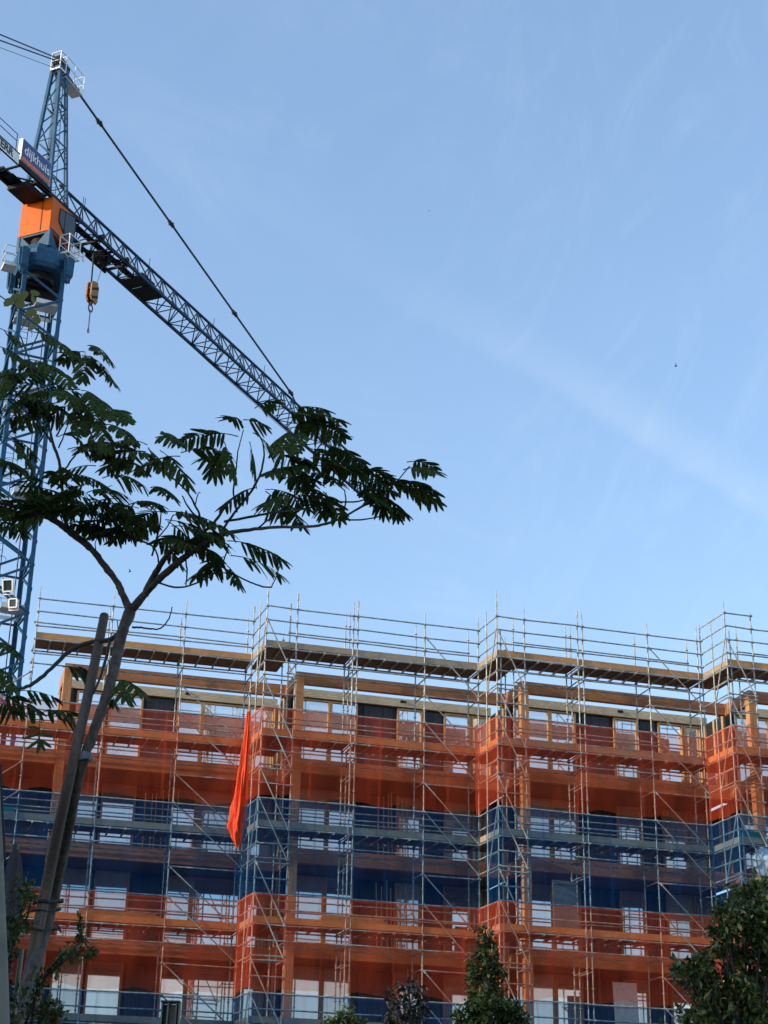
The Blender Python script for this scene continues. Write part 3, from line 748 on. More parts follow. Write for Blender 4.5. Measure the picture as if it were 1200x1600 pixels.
text('dijkhuis', J(-2.16, .822, 44.02), .64, M['letter_white'], sg, JD, 1.0, .006, .012)
text('TERR', J(-4.46, .80, 43.335), .54, M['letter_black'], er, JD, 1.0, .006, .012)
# trolley, ropes and hook
b = MB()
for s in (-.7, .7):
    b.bar(J(3.2, s, ZB - .12), J(5.9, s, ZB - .12), .1, .14)
    for t in (3.4, 5.6): b.tube(J(t, s - .09, ZB + .05), J(t, s + .09, ZB + .05), .15, 10)
for t in (3.3, 4.4, 5.7): b.bar(J(t, -.7, ZB - .15), J(t, .7, ZB - .15), .1, .12)
b.bar(J(3.3, -.7, ZB - .15), J(5.7, .7, ZB - .15), .06, .08)
for t in (4.2, 4.75): b.bar(J(t, -.3, ZB - .3), J(t, .3, ZB - .3), .3, .36)
b.build('trolley', blk, crane)
HT = 4.02; HZ = 40.75
hk = MB()
def HB(a, c, z_): return J(HT + a, c, z_)
pr = [(-.20, HZ + .52), (.16, HZ + .60), (.30, HZ + .35), (.28, HZ - .42), (.18, HZ - .60), (-.16, HZ - .48), (-.28, HZ - .25), (-.27, HZ + .35)]
n = len(pr)
for c0 in (-.17, .08):
    vs = [HB(a, c0, z_) for a, z_ in pr] + [HB(a, c0 + .09, z_) for a, z_ in pr]
    hk.add(vs, [tuple(range(n)), tuple(range(n, 2 * n))[::-1]] + [(i, i + n, (i + 1) % n + n, (i + 1) % n) for i in range(n)])
hb = hk.build('hook_block', M['hook_yellow'], crane, bevel=.012)
k = MB(); k.tube(HB(0, -.08, HZ + .2), HB(0, .08, HZ + .2), .24, 14); k.tube(HB(0, -.08, HZ - .25), HB(0, .08, HZ - .25), .2, 14); k.build('sheave', blk, hb)
k = MB()
for z0 in (.14, -.32): k.plate([HB(-.24, .174, HZ + z0 - .14), HB(.27, .174, HZ + z0 + .10), HB(.27, .174, HZ + z0 + .24), HB(-.24, .174, HZ + z0)], .004)
k.build('stripe', blk, hb)
k = MB(); zc = HZ - .78
k.tube(HB(0, 0, HZ - .5), HB(0, 0, HZ - .66), .05, 8)
pts = [HB(.16 * math.cos(a), 0, zc - .06 + .2 * math.sin(a)) for a in [math.pi / 2 + 2 * math.pi * q / 14 for q in range(15)]]
k.path(pts, .035, 6); k.build('hook', M['dark_steel'], hb)
k = MB(); z_ = zc - .22
while z_ > 38.75:
    a = int(z_ * 20) % 2; dx = JR if a else JD
    pts = [HB(0, 0, z_) + dx * .028 * math.cos(q * math.pi / 3) + V((0, 0, .055 * math.sin(q * math.pi / 3))) for q in range(7)]
    k.path(pts, .013, 5); z_ -= .085
pts = [HB(.06 * math.cos(a), 0, 38.68 + .1 * math.sin(a)) for a in [2 * math.pi * q / 10 for q in range(11)]]
k.path(pts, .025, 6); k.build('chain', M['dark_steel'], crane)
for a, a2, r_ in ((-.16, -.2, .03), (-.1, -.14, .02), (.22, .75, .014)):
    b = MB(); b.tube(HB(a, 0, HZ + .4), HB(a2, 0, ZB - .25), r_, 6); b.build('hoist_rope', M['cable'], crane)
b = MB(); pts = [J(6 + i * 1.6, -.3, ZB - .22 - .30 * math.sin(math.pi * i / 19)) for i in range(20)]; b.path(pts, .014, 5); b.build('trolley_rope', M['cable'], crane)
# ------------------------------------------------------------------ staked mimosa in the foreground
rt = random.Random(21)
def YD(x, y):
    return 7.9 + .35 * math.sin(x * .011 + .8) + .30 * math.sin(y * .013 + 2.0) + .0012 * (1000 - y) * (.4 if y < 1000 else 0)
def bp(x, y, dy=0): return at(x, y, YD(x, y) + dy)
def smooth(pts, n=5):
    """Catmull-Rom through (x, y, w) pixel points"""
    out = []
    P = [pts[0]] + list(pts) + [pts[-1]]
    for i in range(1, len(P) - 2):
        for j in range(n):
            t = j / n; r = []
            for c in range(len(pts[0])):
                p0, p1, p2, p3 = P[i - 1][c], P[i][c], P[i + 1][c], P[i + 2][c]
                r.append(.5 * ((2 * p1) + (p2 - p0) * t + (2 * p0 - 5 * p1 + 4 * p2 - p3) * t * t + (3 * p1 - p0 - 3 * p2 + p3) * t ** 3))
            out.append(r)
    out.append(list(pts[-1])); return out
mim = thing('mimosa_tree', 'dark feathery mimosa tree tied to a stake in the left foreground', 'tree', V((at(10, 1640, 7.6).x, 7.6, 0)))
def limb(pts, mb, n=8, wob=.04, jig=0):
    s = smooth(pts); P = []; R = []
    for (x, y, w) in s:
        x += rt.uniform(-jig, jig); y += rt.uniform(-jig, jig)
        p = bp(x, y); P.append(p); R.append(w / 2 * (.80 if w > 12 else 1) * pxm(p) * (1 + (.10 * math.sin(y * .21) * math.sin(y * .047) if w > 12 else 0)))
    mb.path(P, R, n, wob)
tr = MB()
base = at(10, 1640, YD(10, 1640)); 
limb([(20, 1640, 30), (46, 1540, 28), (70, 1450, 26), (90, 1370, 25), (105, 1300, 23), (120, 1225, 21), (136, 1172, 20), (158, 1112, 20), (174, 1062, 21), (186, 1005, 22), (197, 972, 22), (207, 948, 24)], tr, 14, .075, .6)
bb = bp(20, 1640); tr.path([V((bb.x - .12, bb.y, 0)), V((bb.x - .05, bb.y, .5)), bb], [.06, .055, 17 * pxm(bb)], 12, .05)
limb([(204, 955, 17), (192, 930, 14), (182, 908, 13), (165, 886, 13), (150, 866, 13), (132, 848, 11), (112, 833, 11), (92, 818, 10), (72, 807, 8), (40, 796, 7), (10, 788, 6), (-20, 780, 5)], tr, 9, .06, .5)
limb([(208, 950, 18), (228, 926, 14), (248, 906, 12), (270, 886, 11), (292, 868, 10), (318, 851, 9), (345, 836, 8), (380, 829, 6), (430, 824, 5), (490, 822, 4.5), (520, 815, 4), (548, 802, 3.5), (590, 776, 3)], tr, 9, .06, .5)
limb([(226, 930, 12), (238, 905, 11), (252, 880, 9), (266, 862, 7), (285, 853, 6), (305, 840, 5), (330, 822, 5), (345, 802, 4), (362, 780, 3), (385, 765, 2)], tr, 8, .06, .5)
trunk = tr.build('trunk', M['bark'], mim)
tw = MB()
twigs = [
 [(108, 832, 6), (100, 800, 6), (97, 765, 5), (92, 720, 5), (82, 690, 5), (74, 655, 4), (60, 610, 3), (45, 560, 3), (32, 525, 2)],
 [(80, 690, 4), (60, 660, 3), (48, 625, 2)], [(98, 740, 3), (112, 718, 3), (126, 702, 2)], [(92, 700, 3), (108, 660, 2), (118, 640, 2)],
 [(88, 682, 3), (100, 662, 2.5), (106, 655, 2)], [(50, 575, 2.5), (95, 605, 2), (125, 608, 2)], [(70, 640, 2.5), (40, 650, 2), (5, 690, 2), (-10, 700, 2)], [(60, 612, 2.5), (30, 640, 2), (0, 670, 2)],
 [(125, 845, 4), (165, 838, 4), (205, 842, 3.5), (240, 855, 3), (250, 890, 3)], [(195, 840, 3), (200, 815, 2.5), (185, 780, 2)], [(238, 868, 3), (245, 842, 3), (250, 818, 2.5), (252, 795, 2)],
 [(245, 842, 2.5), (262, 822, 2), (270, 805, 2)], [(305, 842, 4), (312, 810, 4), (305, 790, 3.5), (290, 765, 3), (265, 742, 3), (245, 720, 3), (232, 700, 2)],
 [(305, 790, 2), (309, 772, 1.6), (313, 770, 1.4)], [(345, 834, 4), (358, 812, 4), (375, 790, 4), (392, 768, 4), (405, 745, 3.5), (412, 715, 3), (410, 690, 2.5), (395, 665, 2)],
 [(370, 800, 3), (365, 770, 3), (368, 740, 2.5), (372, 705, 2), (380, 672, 1.6)], [(405, 745, 3), (425, 735, 2.5), (445, 700, 2), (450, 670, 2)], [(345, 838, 4), (300, 800, 3), (285, 775, 2)],
 [(350, 815, 4), (390, 808, 4), (430, 800, 3.5), (470, 796, 3), (520, 785, 3), (560, 783, 2.5), (600, 772, 2)], [(475, 796, 3), (460, 775, 2.5), (470, 740, 2), (480, 720, 1.6)],
 [(400, 827, 3), (425, 808, 2.5), (445, 790, 2)], [(535, 808, 3), (540, 785, 2.5), (538, 765, 2)], [(548, 802, 2.5), (570, 790, 2.5), (590, 785, 2)], [(530, 812, 3), (565, 812, 2.5), (595, 806, 2), (612, 798, 2)],
 [(600, 772, 2.5), (622, 750, 2), (640, 728, 2)], [(245, 910, 3), (280, 918, 3), (320, 905, 3), (345, 885, 2.5), (358, 850, 2)], [(318, 900, 2.5), (345, 895, 2), (372, 900, 2)],
 [(290, 868, 3), (292, 895, 2.5), (290, 915, 2)], [(345, 885, 2.5), (380, 905, 2.5), (405, 915, 2.5), (424, 918, 2.5)], [(424, 918, 2), (432, 900, 1.8), (440, 875, 1.6)],
 [(188, 988, 9), (170, 1000, 8), (150, 1002, 7), (128, 1008, 7), (105, 1020, 7), (80, 1045, 6), (52, 1068, 6), (25, 1078, 5), (-15, 1085, 5)],
 [(172, 1000, 5), (164, 1035, 5), (152, 1070, 4), (140, 1092, 4)], [(207, 980, 3.5), (225, 981, 3), (248, 983, 2.5), (258, 975, 2.5), (266, 962, 2), (269, 948, 1.6)],
 [(186, 990, 2), (184, 978, 1.6), (183, 970, 1.4)], [(142, 1090, 2), (128, 1060, 1.6), (120, 1050, 1.5)], [(18, 1100, 2.5), (45, 1105, 2.5), (60, 1115, 2), (65, 1130, 1.6)],
 [(45, 1105, 2), (52, 1090, 2), (55, 1080, 1.5)], [(-10, 455, 2), (20, 476, 2), (45, 492, 2), (60, 515, 2), (48, 545, 2)], [(45, 492, 1.6), (30, 520, 1.6)],
 [(150, 862, 2), (149, 848, 1.5), (152, 838, 1.2)], [(160, 765, 1.5), (175, 758, 1.2)]]
for t in twigs: limb(t, tw, 6, .08, .5)
tw.build('twig', M['twig'], mim)
lf = MB(); nl = MB()
def pinna(mb, p0, d, dn, nrm, L, wd):
    """one feathery finger: serrated double row of leaflets on a drooping midrib"""
    n = 13; pts = []
    for i in range(n + 1):
        v = i / n
        pts.append(p0 + d * (L * v) + dn * (L * .30 * v * v))
    for i in range(n):
        v = (i + .5) / n
        w = wd * (math.sin(math.pi * min(1, v * .85 + .12)) ** .6)
        a, c = pts[i], pts[i + 1]; ax = (c - a); st = ax * .95
        sd = nrm.cross(ax.normalized()).normalized()
        tilt = nrm * (w * .18)
        for sgn in (-1, 1):
            q = sd * (sgn * w)
            mb.add([a, c, c + q * .75 + st * .75 - tilt, a + q + st * .55 - tilt], [(0, 1, 2, 3)])
def frond(bx, by, tx, ty, mb=None, npair=None, droop=.72, wd=None):
    mb = mb or lf
    db = rt.uniform(-.15, .15)
    B = bp(bx, by, db); T = bp(tx, ty, db + rt.uniform(-.14, .14))
    d = T - B; L = d.length
    side = d.cross(V((0, 0, 1)))
    side = side.normalized() if side.length > 1e-4 else V((0, 1, 0))
    roll = rt.uniform(-.5, .5)
    up = side.cross(d.normalized()); side = (side * math.cos(roll) + up * math.sin(roll)).normalized(); up = side.cross(d.normalized())
    npair = npair or max(4, int(L / .034)); pl = .082 * rt.uniform(.8, 1.15); ww = wd or .0128 * rt.uniform(.85, 1.15)
    arch = .16 * L * droop; pts = []
    for i in range(9):
        v = i / 8; pts.append(B + d * v + V((0, 0, arch * 4 * v * (1 - v) * .7)))
    mb.path(pts, [.0025 * (1.2 - i / 10) for i in range(9)], 4)
    for i in range(npair):
        v = .22 + .78 * (i + .5) / npair
        k = v * 8; j = min(int(k), 7); p = pts[j].lerp(pts[j + 1], k - j); tg = (pts[j + 1] - pts[j]).normalized()
        for s in (-1, 1):
            dr = (side * s * rt.uniform(.55, .9) + tg * rt.uniform(.45, .8) + V((0, 0, -1)) * rt.uniform(.15, .75) * droop).normalized()
            sz = pl * (.75 + .5 * math.sin(math.pi * v)) * rt.uniform(.85, 1.1)
            nm = (up + V((rt.uniform(-.5, .5), rt.uniform(-.5, .5), rt.uniform(-.3, .3)))).normalized()
            pinna(mb, p, dr, V((0, 0, -1)) * droop, nm, sz, ww)
    tg = (pts[8] - pts[7]).normalized()
    for s in (-1, 1): pinna(mb, pts[8], (tg + side * s * .35).normalized(), V((0, 0, -1)) * droop, up, pl * .8, ww)
FR = [(-5, 512, 30, 532), (48, 518, 116, 552), (-8, 540, 36, 562), (137, 540, 171, 560), (133, 550, 97, 560), (133, 552, 130, 590), (128, 560, 178, 596), (128, 556, 165, 575), (40, 562, 108, 598), (-8, 592, 70, 585), (70, 606, 0, 600),
 (80, 605, 122, 632), (127, 610, 172, 648), (127, 615, 150, 660), (110, 632, 82, 650), (168, 640, 198, 656), (165, 663, 207, 686), (125, 648, 150, 700), (150, 655, 168, 700), (90, 683, 122, 674), (115, 678, 137, 705), (118, 640, 125, 672),
 (5, 640, 62, 664), (10, 680, 52, 708), (20, 690, 45, 718), (-5, 722, 52, 742), (140, 706, 165, 712), (150, 728, 105, 735), (230, 695, 172, 694), (228, 706, 176, 712), (180, 716, 222, 734), (232, 702, 255, 732), (243, 684, 278, 690),
 (250, 704, 292, 752), (160, 747, 224, 758), (126, 746, 85, 738), (235, 762, 268, 772), (195, 792, 250, 788), (30, 560, 60, 590), (20, 575, -10, 615), (45, 620, 10, 640), (60, 625, 100, 640), (30, 610, 70, 640), (5, 660, 40, 650),
 (250, 678, 278, 686), (372, 682, 288, 688), (345, 698, 335, 735), (350, 690, 362, 738), (378, 660, 362, 652), (380, 656, 412, 664), (398, 638, 428, 626), (430, 650, 530, 656), (445, 664, 534, 680), (455, 670, 440, 698), (470, 672, 462, 704), (450, 640, 505, 640),
 (395, 676, 430, 708), (390, 690, 398, 740), (430, 712, 455, 718), (475, 715, 478, 720), (500, 695, 572, 732), (480, 700, 520, 722), (490, 725, 560, 740), (440, 730, 475, 755), (400, 762, 350, 788), (415, 765, 480, 794), (415, 768, 440, 800), (455, 766, 500, 770), (440, 790, 470, 818),
 (505, 768, 530, 806), (510, 770, 505, 800), (545, 750, 580, 765), (572, 742, 625, 750), (575, 755, 640, 760), (580, 770, 632, 800), (600, 772, 622, 806), (590, 760, 600, 795), (630, 734, 680, 735), (636, 722, 676, 729), (620, 756, 682, 782), (622, 752, 676, 768), (610, 748, 660, 765), (560, 735, 600, 745),
 (250, 800, 358, 830), (258, 812, 330, 838), (262, 815, 300, 850), (268, 822, 350, 846), (355, 845, 438, 872), (360, 868, 436, 896), (355, 884, 372, 910), (352, 880, 306, 898), (250, 850, 280, 878), (350, 870, 330, 890), (300, 850, 340, 870), (270, 805, 320, 815), (255, 800, 215, 815),
 (25, 1080, 85, 1090), (-8, 1085, 55, 1108), (68, 1110, 118, 1128), (-5, 1100, 20, 1110), (60, 1115, 110, 1112), (98, 1042, 132, 1048), (180, 1064, 220, 1080), (-5, 1004, 20, 1015), (-6, 1040, 18, 1072), (185, 1068, 195, 1088), (170, 1075, 178, 1095)]
for f_ in FR: frond(*f_)
dense = [(30, 765, 65, 22, 12), (60, 785, 70, 18, 12), (120, 775, 55, 18, 10), (165, 800, 50, 16, 9), (95, 812, 60, 14, 7), (180, 815, 30, 15, 4), (500, 735, 55, 18, 5), (455, 745, 45, 22, 3), (600, 765, 40, 22, 5), (480, 765, 55, 18, 3), (225, 830, 22, 14, 4), (290, 835, 45, 18, 6),
         (40, 640, 40, 35, 5), (95, 620, 45, 22, 5), (150, 690, 25, 22, 3), (20, 730, 30, 20, 3), (215, 712, 40, 12, 4), (320, 705, 40, 14, 3), (25, 600, 35, 25, 4), (15, 825, 30, 12, 2), (110, 748, 30, 10, 3)]
for (cx, cy, rx, ry, n) in dense:
    for i in range(int(n * .68 + .5)):
        a = rt.uniform(0, 6.28); q = math.sqrt(rt.random()); x, y = cx + rx * q * math.cos(a), cy + ry * q * math.sin(a)
        an = rt.uniform(-.4, .5) + (math.pi if rt.random() < .42 else 0); l = rt.uniform(40, 70)
        frond(x - math.cos(an) * l * .5, y - math.sin(an) * l * .3, x + math.cos(an) * l * .5, y + math.sin(an) * l * .3 + 8)
lf.build('crown', M['mimosa'], mim)
# hanging star-shaped young leaf and the yellow leaflets at the top
yl = MB(); B = bp(62, 1118)
yl.path([B, bp(62, 1150), bp(62, 1160)], .0025, 4)
for (x, y, x2, y2) in ((62, 1138, 44, 1134), (62, 1146, 36, 1152), (63, 1146, 84, 1150), (62, 1156, 42, 1168), (63, 1156, 80, 1166), (62, 1158, 59, 1176), (62, 1158, 70, 1172)):
    p, t = bp(x, y), bp(x2, y2); d = (t - p); pinna(yl, p, d.normalized(), V((0, 0, -.3)), V((.1, -.9, .4)).normalized(), d.length, .011)
yl.build('young_leaf', M['mimosa'], mim)
for (x, y, w, h) in ((14, 472, 9, 8), (28, 466, 12, 8), (37, 462, 9, 8), (32, 476, 9, 6), (49, 489, 10, 7), (58, 499, 7, 8), (52, 468, 4, 10), (55, 458, 8, 5), (20, 468, 7, 6), (51, 512, 8, 7)):
    yl = MB(); p = bp(x, y, -.1); k = pxm(p); n = 8
    u = V((1, rt.uniform(-.5, .5), rt.uniform(-.5, .5))).normalized(); w_ = V((rt.uniform(-.3, .3), rt.uniform(-.4, .4), 1)).normalized()
    yl.add([p + u * w * k * math.cos(6.283 * i / n) + w_ * h * k * math.sin(6.283 * i / n) * (1 - .3 * math.cos(6.283 * i / n)) for i in range(n)], [tuple(range(n))])
    yl.build('young_leaf', M['young'], mim)

# stake, second thin cane, ties
def YS(y): return YD(90, y) - .10
sk = MB(); P = []; R = []
for (x, y, w) in smooth([(163, 962, 18), (140, 1075, 20), (112, 1200, 21), (88, 1310, 22), (70, 1400, 23), (46, 1520, 24), (20, 1645, 25)], 4):
    p = at(x, y, YS(min(y, 1400)) + (0 if y < 1400 else -.0002 * (y - 1400))); P.append(p); R.append(w / 2 * pxm(p) * .80)
e = P[-1]; P.append(V((e.x - .1, e.y, 0))); R.append(R[-1])
sk.path(P, R, 14, .02)
tag(sk.build('tree_stake', M['stake']), 'thick round wooden stake leaning beside the mimosa trunk', 'stake')
sk = MB(); a, c = at(34, 1483, 7.3), at(6, 1610, 7.3); sk.tube(V((c.x - .02, c.y, 0)), a, .011, 8)
tag(sk.build('bamboo_cane', M['steel_post']), 'thin grey cane standing in the shrub left of the mimosa trunk', 'cane')
def tie(name, mat, pts, r, label, cat, z_h):
    # loop around trunk and stake at the given pixel heights
    b = MB(); c0, c1 = pts; A_, B_ = at(c0[0], c0[1], YS(c0[1])), bp(c1[0], c1[1])
    ra, rb = c0[2] * pxm(A_) + .004, c1[2] * pxm(B_) + .004
    d = (B_ - A_); dh = V((d.x, d.y, 0)).normalized(); pr = V((-dh.y, dh.x, 0)); loop = []
    for i in range(9): t = math.pi / 2 + math.pi * i / 8; loop.append(A_ + dh * ra * math.cos(t) + pr * ra * math.sin(t))
    for i in range(9): t = -math.pi / 2 + math.pi * i / 8; loop.append(B_ + dh * rb * math.cos(t) + pr * rb * math.sin(t))
    n = len(loop); h = z_h / 2 * pxm(A_)
    vs = [p + V((0, 0, -h)) for p in loop] + [p + V((0, 0, h)) for p in loop] + [p * 1.0 + (p - (A_ + B_) / 2).normalized() * .006 + V((0, 0, -h)) for p in loop] + [p + (p - (A_ + B_) / 2).normalized() * .006 + V((0, 0, h)) for p in loop]
    fs = []
    for i in range(n):
        j = (i + 1) % n
        fs += [(2 * n + i, 2 * n + j, 3 * n + j, 3 * n + i), (n + i, n + j, j, i), (i, j, 2 * n + j, 2 * n + i), (3 * n + i, 3 * n + j, n + j, n + i)]
    b.add(vs, fs, True); tag(b.build(name, mat), label, cat, None)
tie('tree_tie', M['rubber'], ((66, 1410, 12), (84, 1407, 13)), 0, 'uppermost black rubber tie holding trunk to stake', 'tie', 5)
tie('tree_tie', M['rubber'], ((62, 1424, 12), (80, 1420, 13)), 0, 'thin black tie just below the uppermost tie on the stake', 'tie', 2.5)
tie('tree_tie', M['rubber'], ((55, 1454, 12), (74, 1450, 14)), 0, 'lowest black tie round the trunk and stake', 'tie', 3)
b = MB(); p = bp(132, 1182); k = pxm(p); b.path([p + V((-.2, 0, .95)) * 7 * k, p, p + V((.2, 0, -.95)) * 7 * k], [10.5 * k, 12.5 * k, 11.5 * k], 14); b.tube(p + V((9 * k, -8 * k, -6 * k)), p + V((15 * k, -9 * k, -9 * k)), 3.5 * k, 6)
tag(b.build('tree_strap', M['strap']), 'grey cloth strap wrapped round the upper mimosa trunk', 'strap')
b = MB(); p = at(86, 1440, 7.6); b.path([p, at(92, 1450, 7.55), at(96, 1458, 7.55)], [.004, .007, .003], 6); tag(b.build('tie_end', M['rubber']), 'loose black tie end sticking out right of the trunk', 'tie')

# ------------------------------------------------------------------ leafy plants
def leaf(mb, p, d, up, L, w, fold=.25):
    sd = d.cross(up)
    if sd.length < 1e-4: return
    sd.normalize(); nn = sd.cross(d).normalized()
    a, t = p, p + d * L - nn * L * .12
    m1, m2 = p + d * L * .38, p + d * L * .72
    l1, l2 = m1 + sd * w + nn * w * fold, m2 + sd * w * .75 + nn * w * fold
    r1, r2 = m1 - sd * w + nn * w * fold, m2 - sd * w * .75 + nn * w * fold
    mb.add([a, l1, l2, t, m2, m1, r1, r2], [(0, 5, 1), (5, 4, 2, 1), (4, 3, 2), (0, 6, 5), (5, 6, 7, 4), (4, 7, 3)], True)
def rdir(r, zbias=0):
    while True:
        v = V((r.uniform(-1, 1), r.uniform(-1, 1), r.uniform(-1, 1)))
        if .1 < v.length < 1: return (v.normalized() + V((0, 0, zbias))).normalized()
def crown(root, blobs, Y, mat, L, w, dens, seed, per=7, shell=.45, droop=-.25, trunkbase=None, lean=.0):
    r = random.Random(seed); mb = MB(); tb = MB()
    P0 = trunkbase
    for (px, py, rx, ry, dy) in blobs:
        c = at(px, py, Y + dy); k = pxm(c); rxm, rzm = rx * k, ry * k
        if P0 is not None:
            mid = P0.lerp(c, .55) + V((r.uniform(-.1, .1), r.uniform(-.1, .1), .1)); rr = .012 + .02 * min(1, rxm)
            tb.path([P0, mid, c], [rr * 1.6, rr, rr * .4], 6)
        n = int(dens * (rx * ry) / 100)
        for i in range(n):
            u = rdir(r); q = (shell + (1 - shell) * r.random()) * (1 + .22 * math.sin(5 * u.x + 3 * u.z + px))
            p = c + V((u.x * rxm * q, u.y * (rxm + rzm) / 2 * q, u.z * rzm * q))
            ax = (u + rdir(r) * .8).normalized()
            if r.random() < .12: tb.path([c.lerp(p, .35), c.lerp(p, .75) + rdir(r) * .04, p], [.006, .004, .002], 4)
            for j in range(per):
                d = (ax * .5 + rdir(r, droop)).normalized()
                leaf(mb, p + rdir(r) * L * .5, d, (V((0, 0, 1)) + rdir(r) * .7).normalized(), L * r.uniform(.65, 1.25), w * r.uniform(.7, 1.2))
    return mb, tb
# big laurel, lower right
Y = 17.0; bx = at(1160, 1700, Y)
t = thing('laurel_tree', 'broad dark green laurel tree filling the lower right corner', 'tree', V((bx.x, Y, 0)))
lb = [(1165, 1415, 42, 40, 0), (1135, 1440, 24, 26, -.3), (1195, 1400, 30, 24, .3), (1190, 1450, 34, 40, -.2), (1145, 1470, 34, 26, .2), (1122, 1462, 14, 22, -.2), (1130, 1500, 30, 22, 0), (1180, 1510, 40, 36, .2), (1210, 1480, 30, 60, 0), (1095, 1510, 24, 18, -.3), (1070, 1512, 20, 16, -.2), (1110, 1535, 34, 26, 0), (1082, 1530, 26, 18, .2),
      (1150, 1545, 36, 28, -.2), (1120, 1570, 44, 30, .1), (1090, 1592, 32, 26, -.2), (1195, 1560, 36, 36, .3), (1165, 1595, 50, 34, 0), (1060, 1516, 12, 10, -.3), (1200, 1610, 40, 30, -.2), (1080, 1610, 36, 20, 0), (1128, 1418, 16, 12, -.2)]
TB = V((bx.x, Y, 1.1 + EYE))
mb, tb = crown(t, lb, Y, 'laurel', .085, .019, 5.2, 5, per=7, trunkbase=TB)
tb.path([V((bx.x + .05, Y, 0)), V((bx.x, Y, 1.2)), TB, TB + V((.1, .1, 1.3))], [.11, .09, .08, .04], 9, .05)
mb.build('crown', M['laurel'], t); tb.build('trunk', M['twig'], t)
# narrow conical evergreen
Y = 23.0; bx = at(766, 1700, Y)
t = thing('evergreen_tree', 'narrow dense evergreen tower with a sparse leafy tip at bottom centre', 'tree', V((bx.x, Y, 0)))
lb = [(760, 1458, 12, 11, 0), (757, 1470, 15, 9, 0), (762, 1492, 24, 20, 0), (760, 1515, 28, 22, 0), (759, 1538, 30, 20, .1), (761, 1560, 31, 22, 0), (748, 1580, 30, 20, -.3), (772, 1580, 34, 20, 0), (795, 1575, 24, 14, -.2), (805, 1590, 20, 16, 0), (735, 1590, 22, 16, -.2), (720, 1588, 14, 10, -.3), (765, 1605, 55, 22, 0), (812, 1605, 18, 16, .1)]
mb, tb = crown(t, lb, Y, 'cone', .075, .017, 11, 9, per=7, trunkbase=None, shell=.5)
top = at(758, 1452, Y); tb.path([V((bx.x, Y, 0)), at(763, 1600, Y), at(761, 1500, Y), top], [.08, .06, .035, .008], 8, .04)
mb.build('crown', M['cone'], t); tb.build('trunk', M['twig'], t)
# dark purple-leaved small tree with gaps
Y = 24.0; bx = at(640, 1700, Y)
t = thing('plum_tree', 'dark sparse purplish small tree left of the narrow evergreen', 'tree', V((bx.x, Y, 0)))
lb = [(640, 1545, 22, 12, 0), (622, 1558, 14, 14, 0), (655, 1558, 14, 16, .2), (610, 1575, 10, 14, -.2), (632, 1580, 16, 14, 0), (660, 1580, 14, 18, 0), (615, 1596, 14, 12, 0), (645, 1600, 26, 14, .2), (604, 1548, 5, 7, 0), (607, 1598, 10, 14, 0)]
mb, tb = crown(t, lb, Y, 'plum', .075, .02, 8, 14, per=6, trunkbase=at(638, 1625, Y), shell=.3)
tb.path([V((bx.x, Y, 0)), at(638, 1625, Y), at(640, 1570, Y), at(637, 1515, Y)], [.06, .05, .02, .004], 7, .05)
tb.path([at(638, 1600, Y), at(612, 1570, Y), at(606, 1540, Y)], [.02, .012, .004], 6)
mb.build('crown', M['plum'], t); tb.build('trunk', M['twig'], t)
# low green bush
Y = 22.0; bx = at(540, 1700, Y)
t = thing('green_bush', 'small bright green bush top at the bottom edge left of the plum tree', 'bush', V((bx.x, Y, 0)))
lb = [(542, 1586, 18, 11, 0), (530, 1594, 20, 10, 0), (555, 1596, 14, 10, 0), (510, 1600, 14, 8, -.1), (540, 1608, 40, 14, 0), (545, 1576, 8, 6, 0)]
mb, tb = crown(t, lb, Y, 'shrub', .07, .018, 9, 17, per=6, trunkbase=at(540, 1640, Y))
tb.path([V((bx.x, Y, 0)), at(540, 1640, Y)], [.05, .03], 7)
mb.build('crown', M['shrub'], t); tb.build('stem', M['twig'], t)
# pomegranate-like shrub with red flowers, lower left
Y = 7.0; bx = at(20, 1700, Y); rs = random.Random(4)
t = thing('flowering_shrub', 'twiggy shrub with small leaves and red flowers round the trunk at lower left', 'shrub', V((bx.x, Y, 0)))
sb = MB(); sl = MB()
stems = [[(45, 1640), (55, 1560), (70, 1525), (90, 1500), (112, 1485), (128, 1470), (146, 1492)], [(60, 1534), (95, 1505), (122, 1480), (126, 1455), (124, 1438)], [(10, 1640), (12, 1540), (22, 1470), (35, 1420), (42, 1390)], [(22, 1470), (40, 1440), (50, 1400)], [(5, 1520), (15, 1500), (28, 1490)], [(-5, 1515), (8, 1480), (5, 1440)],
         [(0, 1640), (5, 1570), (-2, 1500)], [(60, 1640), (62, 1590), (75, 1565), (85, 1572)], [(70, 1640), (80, 1600), (92, 1580)], [(25, 1640), (20, 1600), (8, 1560)], [(28, 1460), (18, 1440), (8, 1438)], [(40, 1600), (60, 1545), (66, 1520)], [(118, 1490), (135, 1492), (148, 1490)]]
for s in stems:
    P = [at(x, y, Y + .12 * math.sin(x * .05)) for x, y in [q[:2] for q in smooth([(a, c, 1) for a, c in s], 4)]]
    n = len(P); sb.path(P, [.006 * (1 - .75 * i / n) + .0012 for i in range(n)], 5)
    for i in range(2, n):
        for j in range(5):
            d = rdir(rs, .3); leaf(sl, P[i] + rdir(rs) * .012, d, V((0, 0, 1)), rs.uniform(.022, .04), rs.uniform(.005, .008))
